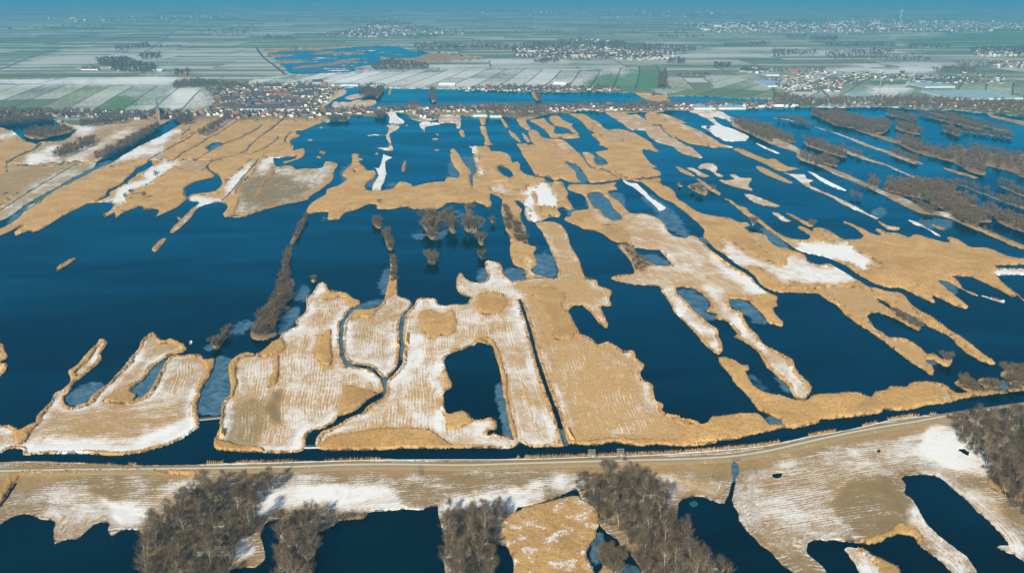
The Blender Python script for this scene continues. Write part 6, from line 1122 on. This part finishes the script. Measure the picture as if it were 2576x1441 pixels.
for a in [(228, 177, 13, 52, 4, 4, 1.5, 'white', 'dark', "long dark-roofed barn alone at the left field wood"), (395, 181, 12, 34, 4, 3, 1.57, 'grey', 'snowy', "pale-roofed shed beside the field road trees"), (462, 190, 13, 22, 3, 5, 1.5, 'brick', 'orange', "orange-roofed farmhouse above the tree row"),
          (772, 212, 12, 20, 3, 6, .3, 'brick', 'orange', "orange-roofed farm at the top edge of the dense village"), (800, 210, 14, 26, 4, 5, 1.3, 'grey', 'dark', "dark-roofed barn at the top edge of the dense village"), (816, 214, 10, 14, 3, 4, 1.5, 'brick', 'orange', "small orange-roofed shed beside the white greenhouse"),
          (1880, 182, 22, 40, 5, 7, .9, 'grey', 'dark', "broad dark-roofed barn right of the lone pasture trees"), (1918, 181, 14, 30, 4, 5, 1.2, 'grey', 'dark', "lower dark barn next to the broad one"), (1998, 184, 15, 30, 4, 6, 1.4, 'brick', 'orange', "large orange-roofed farm in front of the fields"), (2100, 252, 9, 11, 3, 5, .2, 'brick', 'orange', "small orange-roofed house on the green strip"),
          (1745, 198, 8, 60, 3, 3, 1.5, 'brick', 'dark', "long low stable with bushes by the snow plots"), (2020, 233, 9, 36, 3, 3, 1.5, 'brick', 'dark', "long low shed beside the lane fork"), (1790, 266, 11, 13, 3, 6, .2, 'brick', 'orange', "orange-roofed house between the two dyke greenhouses"), (1125, 218, 16, 40, 4, 4, 1.5, 'grey', 'snowy', "snowy-roofed shed behind the far shore houses"),
          (1965, 269, 10, 26, 5.5, 2.5, 1.5, 'white', 'dark', "long bright white house on the right-hand lake's shore"), (1993, 270, 8, 9, 3, 5, 0, 'white', 'dark', "white gabled boathouse-like house beside the long white one"), (1080, 114, 16, 20, 3, 6, 1.5, 'brick', 'orange', "lone orange-roofed farm above the nature lake"), (1410, 216, 16, 34, 3, 5, 1.2, 'grey', 'snowy', "big pale-roofed farm behind the far shore")]: barn(*a)
# church
r = root('church', 403, 299, .25, "stone church with tall slender slate spire in the left village", 'church')
child('wall', wall_mesh(13, 34, 10, 8, 'nave', [M['w_brick']]), r); child('roof', roof_mesh(13, 34, 10, 8, 'nave_roof', [M['r_dark']]), r)
b = MB(); b.box((0, -19, 9), (5.6, 5.6, 18)); tw = child('tower', b.mesh('tower', [M['w_brick']]), r); b = MB()
b.add([(-3, -22, 18), (3, -22, 18), (3, -16, 18), (-3, -16, 18), (0, -19, 43)], [(0, 1, 4), (1, 2, 4), (2, 3, 4), (3, 0, 4), (3, 2, 1, 0)]); child('spire', b.mesh('spire', [M['spire']]), tw)
b = MB(); b.tube((0, -19, 42.5), (0, -19, 45.5), .12, .12); b.box((0, -19, 44.6), (1.2, .15, .15)); child('cross', b.mesh('cross', [M['frame']]), tw)
b = MB(); b.box((0, 0, 0), (.15, 1.6, 5)); cw = b.mesh('church_window', [M['pane']])
for s_ in (-1, 1):
    for k in range(5): child('window', cw, r).location = (s_ * 6.55, -12 + k * 6, 5.5)
# lattice mast with guy wires
r = root('radio_mast', 2212, 238, 0, "very tall thin lattice mast rising beside the greenhouse", 'mast'); b = MB(); Hm = 36.0
for a in range(3):
    x, y = math.cos(a * 2.094) * .9, math.sin(a * 2.094) * .9; b.tube((x, y, 0), (x * .7, y * .7, Hm), .22, .18, 4)
    x2, y2 = math.cos((a + 1) * 2.094) * .9, math.sin((a + 1) * 2.094) * .9
    for k in range(18): b.tube((x, y, k * 2), (x2 * .95, y2 * .95, k * 2 + 2), .1, .1, 3)
child('lattice', b.mesh('lattice', [M['w_grey']]), r); b = MB(); b.tube((0, 0, Hm), (0, 0, Hm + 4), .12, .05, 4); child('antenna', b.mesh('antenna', [M['frame']]), r); b = MB(); b.box((0, 0, .4), (3, 3, 1)); child('base', b.mesh('mast_base', [M['w_grey']]), r)
# wind turbine
r = root('wind_turbine', 2265, 53.5, 0, "white three-bladed wind turbine above the hazy town", 'wind turbine'); b = MB(); b.tube((0, 0, 0), (0, 0, 74), 2.6, 1.5, 12); child('tower', b.mesh('turbine_tower', [M['w_white']]), r)
b = MB(); b.box((0, 1, 75.5), (3.2, 8, 3.4)); hb_ = child('nacelle', b.mesh('nacelle', [M['w_white']]), r); b = MB(); b.tube((0, -3, 75.5), (0, -5.2, 75.5), 1.6, .7, 8); child('hub', b.mesh('hub', [M['w_white']]), r)
for a in (12, 132, 252):
    t = math.radians(a); b = MB(); d = Vector((math.sin(t), 0, math.cos(t))); s_ = Vector((math.cos(t), 0, -math.sin(t))); P_ = Vector((0, -4, 75.5))
    pr = [(1, .9), (5, 1.9), (12, 1.5), (24, .8), (33, .2)]; V = []
    for q, w_ in pr: V += [tuple(P_ + d * q - s_ * w_ * .4 + Vector((0, .25, 0))), tuple(P_ + d * q + s_ * w_ * .6), tuple(P_ + d * q - s_ * w_ * .4 - Vector((0, .25, 0)))]
    F = []
    for k in range(4): F += [(3 * k + j, 3 * k + (j + 1) % 3, 3 * k + 3 + (j + 1) % 3, 3 * k + 3 + j) for j in range(3)]
    b.add(V, F + [(2, 1, 0), (12, 13, 14)]); child('blade', b.mesh('blade', [M['w_white']]), r)
# boats
def hull(L, W, H, n=10, sharp=1.0):
    b = MB(); S = []
    for i in range(n + 1):
        t = i / n; w_ = W / 2 * (1 - max(0, (t - .6) / .4) ** 2 * sharp) * (1 if t > .08 else .85); x = -L / 2 + L * t; h = H * (1 + .25 * max(0, (t - .7) / .3))
        S.append([(x, -w_, h), (x, -w_ * .75, -.15), (x, w_ * .75, -.15), (x, w_, h), (x, w_ * .82, h), (x, w_ * .7, .12), (x, -w_ * .7, .12), (x, -w_ * .82, h)])
    V = [p for s_ in S for p in s_]; F = []
    for i in range(n):
        for j in range(8): F.append((i * 8 + j, i * 8 + (j + 1) % 8, (i + 1) * 8 + (j + 1) % 8, (i + 1) * 8 + j))
    F += [(7, 6, 5, 4, 3, 2, 1, 0), tuple(n * 8 + j for j in range(8))]; b.add(V, F); return b
def heading(x0, y0, x1, y1):
    a, c = up(x0, y0), up(x1, y1); return math.atan2(c[1] - a[1], c[0] - a[0])
hd = heading(2490, 750, 2524, 760)
r = root('work_barge', 2507, 756, hd, "flat grey work barge carrying red machines on the right-hand lake", 'barge', z=0)
child('hull', hull(11.5, 3.4, .7, sharp=.15).mesh('barge_hull', [M['boat']]), r); b = MB()
for x_, y_, s_ in ((-3.5, .4, 1.2), (-2, -.5, 1.0), (-.6, .3, 1.3), (.9, -.3, 1.1), (2.2, .4, 1.0)): b.box((x_, y_, .5 + s_ / 2), (s_, s_ * .9, s_), .4, 0, .7)
child('cargo', b.mesh('cargo', [M['red']]), r); b = MB(); b.box((4.8, .9, 1.2), (.9, .6, 1.4), 0, 0, .9); b.box((4.8, -.9, 1.2), (.9, .6, 1.4), 0, 0, .9); child('ramp', b.mesh('ramp', [M['w_white']]), r)
b = MB()
for x_ in (-2.6, .2): b.tube((x_, 0, .5), (x_ + .3, .2, 3), .09, .05, 4)
child('pole', b.mesh('barge_pole', [M['darkhull']]), r)
r = root('punt', 2478, 747, hd, "small pale punt towed ahead of the red-laden barge", 'boat', z=0); child('hull', hull(5.4, 1.5, .45, sharp=.3).mesh('punt_hull', [M['boat']]), r); b = MB(); b.box((-.8, 0, .32), (.35, 1.1, .08)); b.box((.9, 0, .32), (.35, 1.1, .08)); child('seat', b.mesh('punt_seat', [M['wood']]), r)
r = root('motorboat', 480, 862, 1.9, "tiny white open motorboat beside the snow-striped left island", 'boat', z=0); child('hull', hull(5.2, 1.9, .6, sharp=1).mesh('motorboat_hull', [M['w_white']]), r); b = MB(); b.box((-2.7, 0, .7), (.5, .4, .9), 0, 0, .7); child('outboard_motor', b.mesh('motor', [M['darkhull']]), r)
b = MB(); b.box((-.6, 0, .35), (.4, 1.3, .1)); child('seat', b.mesh('boat_seat', [M['wood']]), r)
r = root('barge', 14, 487, heading(4, 491, 24, 482), "long dark barge moored at the snowy bank on the left edge", 'barge', z=0); child('hull', hull(11, 3, .8, sharp=.2).mesh('dark_barge_hull', [M['darkhull']]), r); b = MB(); b.box((0, 0, .5), (8.6, 1.9, .14)); child('hold', b.mesh('hold', [M['wood']]), r)
for i, (x, y, hh, lab) in enumerate([(1478, 304, .5, "small boat lying at the reed point"), (1024, 316, .4, "tiny white boat on the lake below the peninsula"), (2186, 272, .1, "small boat near the snowy shore spit")]):
    r = root('rowing_boat', x, y, hh, lab, 'boat', z=0); child('hull', hull(5, 1.6, .5).mesh('row_hull', [M['w_white']]), r)
# stacks of cut reed along the banks
def reed_stack(x0, y0, x1, y1, W, H, label):
    a, c = up(x0, y0), up(x1, y1); L = math.hypot(c[0] - a[0], c[1] - a[1]); r = root('reed_stack', (a[0] + c[0]) / 2, (a[1] + c[1]) / 2, math.atan2(c[1] - a[1], c[0] - a[0]), label, 'reed stack', world=True); n = max(3, int(L / 1.0))
    for nm, sx in (('bundle_row', 0),):
        b = MB()
        for i in range(n):
            x = -L / 2 + L * (i + .5) / n; w_ = W * (.9 + .2 * rh.random()); h = H * (.85 + .3 * rh.random()); s_ = L / n * .47
            pr = [(-w_ / 2, 0), (-w_ * .42, h * .55), (0, h), (w_ * .42, h * .55), (w_ / 2, 0)]; V = [(x - s_, p, q) for p, q in pr] + [(x + s_, p, q) for p, q in pr]
            b.add(V, [(0, 1, 2, 3, 4), (9, 8, 7, 6, 5)] + [(j, j + 5, j + 6, j + 1) for j in range(4)])
        child(nm, b.mesh('bundles', [M['rust']]), r)
    b = MB(); b.box((0, 0, H * 1.02), (L * .96, .25, .12)); child('cover_pole', b.mesh('cover', [M['wood']]), r)
for a in [(1024, 842, 1023, 868, 2.6, 2.2, "long golden reed stack beside the right-hand narrow channel"), (999, 862, 1000, 872, 2.8, 2.6, "small golden reed stack on the middle island's channel bank"), (1427, 1083, 1440, 1110, 2.4, 2.2, "long golden reed stack at the ditch's canal end"), (560, 1083, 558, 1099, 2.4, 2.2, "golden reed stack at the lower-left bank of the green-brown field"),
          (1797, 644, 1815, 655, 2.4, 1.8, "reed stack at the top of the straight snowy ditch bank"), (1828, 664, 1834, 669, 2.2, 1.6, "short reed stack midway on the snowy ditch bank"), (1864, 691, 1870, 697, 2.2, 1.6, "short reed stack lower on the snowy ditch bank"), (2103, 761, 2109, 770, 2.0, 1.6, "orange reed stack on the long right-hand shore"), (1018, 893, 1019, 903, 2.2, 1.8, "short round reed heap on the channel bank below the long stack"),
          (891, 500, 893, 503, 1.5, 1.4, "tiny reed heap by the parcels' ditch crossing")]: reed_stack(*a)
# floating cage, bridges, landing
r = root('floating_cage', 1745, 1270, .5, "green netted floating cage on the dark pond", 'cage', z=0)
b = MB()
for i, j in ((-1, -1), (1, -1), (1, 1), (-1, 1)): b.tube((i * 1.3, j * 1.0, -.2), (i * 1.3, j * 1.0, 1.3), .08, .08, 5)
child('post', b.mesh('cage_posts', [M['teal']]), r); b = MB()
for z_ in (.15, 1.2):
    b.box((0, -1, z_), (2.8, .18, .16)); b.box((0, 1, z_), (2.8, .18, .16)); b.box((-1.3, 0, z_), (.18, 1.84, .16)); b.box((1.3, 0, z_), (.18, 1.84, .16)); b.box((0, 0, z_), (.14, 1.8, .14))
child('rail', b.mesh('cage_rails', [M['teal']]), r)
def bridge(x0, y0, x1, y1, W, label, mat='path', z=.9):
    a, c = up(x0, y0), up(x1, y1); L = math.hypot(c[0] - a[0], c[1] - a[1]); r = root('footbridge', (a[0] + c[0]) / 2, (a[1] + c[1]) / 2, math.atan2(c[1] - a[1], c[0] - a[0]), label, 'footbridge', z=0, world=True)
    b = MB(); n = max(4, int(L / .9))
    for i in range(n): b.box((-L / 2 + L * (i + .5) / n, 0, z), (L / n * .9, W, .12))
    child('deck', b.mesh('deck', [M[mat]]), r); 
    for s_ in (-1, 1):
        b = MB(); b.box((0, s_ * (W / 2 - .06), z + .9), (L, .08, .1)); b.box((0, s_ * (W / 2 - .06), z - .15), (L, .14, .18))
        for i in range(max(3, int(L / 2.2)) + 1): b.box((-L / 2 + .1 + (L - .2) * i / max(3, int(L / 2.2)), s_ * (W / 2 - .06), z / 2 + .35), (.1, .1, z + 1.0))
        child('railing', b.mesh('railing', [M['wood']]), r)
bridge(499, 1059, 558, 1053, 1.4, "long pale footbridge joining the two striped islands", 'path', .7); bridge(766, 1129, 806, 1128, 1.6, "short snowy footbridge at the mouth of the winding ditch", 'snow', .8); bridge(1058, 1196, 1058, 1174, 1.5, "plank bridge over the little ditch south of the path", 'wood', .5)
bridge(1840, 1162, 1862, 1159, 1.8, "culvert bridge where the channel meets the path", 'wood', .9); bridge(1346, 561, 1362, 559, 1.0, "thin plank crossing between the snow-topped isle and the long spit", 'wood', .8)
def gate(x, y, label):
    r = root('sluice_gate', x, y, .02, label, 'gate', z=.3); 
    for s_ in (-1, 1):
        b = MB(); b.box((s_ * 1.6, 0, 2.2), (.35, .35, 4.6)); b.box((s_ * 1.6, -3.2, 1.6), (.3, .3, 3.4)); child('post', b.mesh('gate_post', [M['wood']]), r)
    b = MB(); b.box((0, 0, 4.3), (3.8, .4, .35)); b.box((0, -1.6, 3.5), (3.6, 3.2, .16)); child('platform', b.mesh('gate_platform', [M['wood']]), r); b = MB(); b.box((0, .1, 1.4), (2.9, .15, 2.4)); child('panel', b.mesh('gate_panel', [M['w_grey']]), r)
gate(1488, 1151, "left of two wooden canal gate frames by the wood's head"); gate(1560, 1149, "right of two wooden canal gate frames by the wood's head")
r = root('landing_stage', 1530, 1163, 0, "square weathered landing platform beside the path at the wood", 'platform', z=.4); b = MB()
for i in range(9): b.box((-3 + i * .75, 0, 1.0), (.66, 3.4, .12))
child('deck', b.mesh('landing_deck', [M['wood']]), r); b = MB()
for i in (-3, 3):
    for j in (-1.5, 1.5): b.box((i, j, .6), (.25, .25, 1.6))
child('post', b.mesh('landing_posts', [M['wood']]), r)
r = root('parked_bicycle_shelter', 1572, 1163, 0, "small orange-fronted shelter box beside the right gate frame", 'shelter', z=.4); child('wall', wall_mesh(1.8, 1.4, 1.5, .5, 'shelter_wall', [M['r_orange']]), r); child('roof', roof_mesh(1.8, 1.4, 1.5, .5, 'shelter_roof', [M['r_dark']], .08, .15), r)
# sparse reeds standing along the canal bank of the dike
def bank_reeds():
    V = []; 
    for line in ("60,1173 345,1170.5", "520,1167 644,1164.5 961,1156", "1320,1152 1488,1147 1663,1141 1788,1132 1932,1118 2032,1097 2130,1080", "2170,1073 2257,1052 2355,1043", "1290,1153 1310,1153"):
        c = upn(smooth_ring(PT(line), False, 0.0, step=3.0))
        for i in range(len(c) - 1):
            if vnoise(np.array([c[i, 0] / 9]), np.array([c[i, 1] / 9]), 8)[0] < .30: continue
            for k in range(7):
                t = rs.random(); p = c[i] * (1 - t) + c[i + 1] * t; p = p + np.array([rs.normal(0, .25), rs.normal(.2, .4), 0]); a = rs.uniform(0, 3.14); w_ = rs.uniform(.1, .22); h = rs.uniform(.9, 2.3)
                dx = np.array([math.cos(a) * w_, math.sin(a) * w_, 0]); V += [p - dx, p + dx, p + np.array([rs.normal(.1, .2), rs.normal(0, .2), h])]
    V = np.array(V); me = mesh_from("bank_reeds", V, np.arange(len(V)).reshape(-1, 3), M['reed']); tag(link("bank_reeds", me), "sparse tufts of dry reed along the dike's canal edge", "reeds", kind='stuff')
bank_reeds()

#HAZE
def haze():
    b = MB(); x0, x1, y0, y1, z0, z1 = -55000, 55000, -2500, 45000, -2.0, 236.0
    me = mesh_from("haze", [(x0,y0,z0),(x1,y0,z0),(x1,y1,z0),(x0,y1,z0),(x0,y0,z1),(x1,y0,z1),(x1,y1,z1),(x0,y1,z1)], [(3,2,1,0),(4,5,6,7),(0,1,5,4),(1,2,6,5),(2,3,7,6),(3,0,4,7)], [])
    m = bpy.data.materials.new("haze"); m.use_nodes = True; nt = m.node_tree; nt.nodes.clear()
    v = nt.nodes.new("ShaderNodeVolumePrincipled"); o = nt.nodes.new("ShaderNodeOutputMaterial"); nt.links.new(v.outputs[0], o.inputs["Volume"])
    v.inputs["Color"].default_value = (0.085, 0.40, 0.60, 1); v.inputs["Density"].default_value = 0.000165; v.inputs["Anisotropy"].default_value = 0.0
    me.materials.append(m); tag(link("haze", me), kind='stuff')
haze()
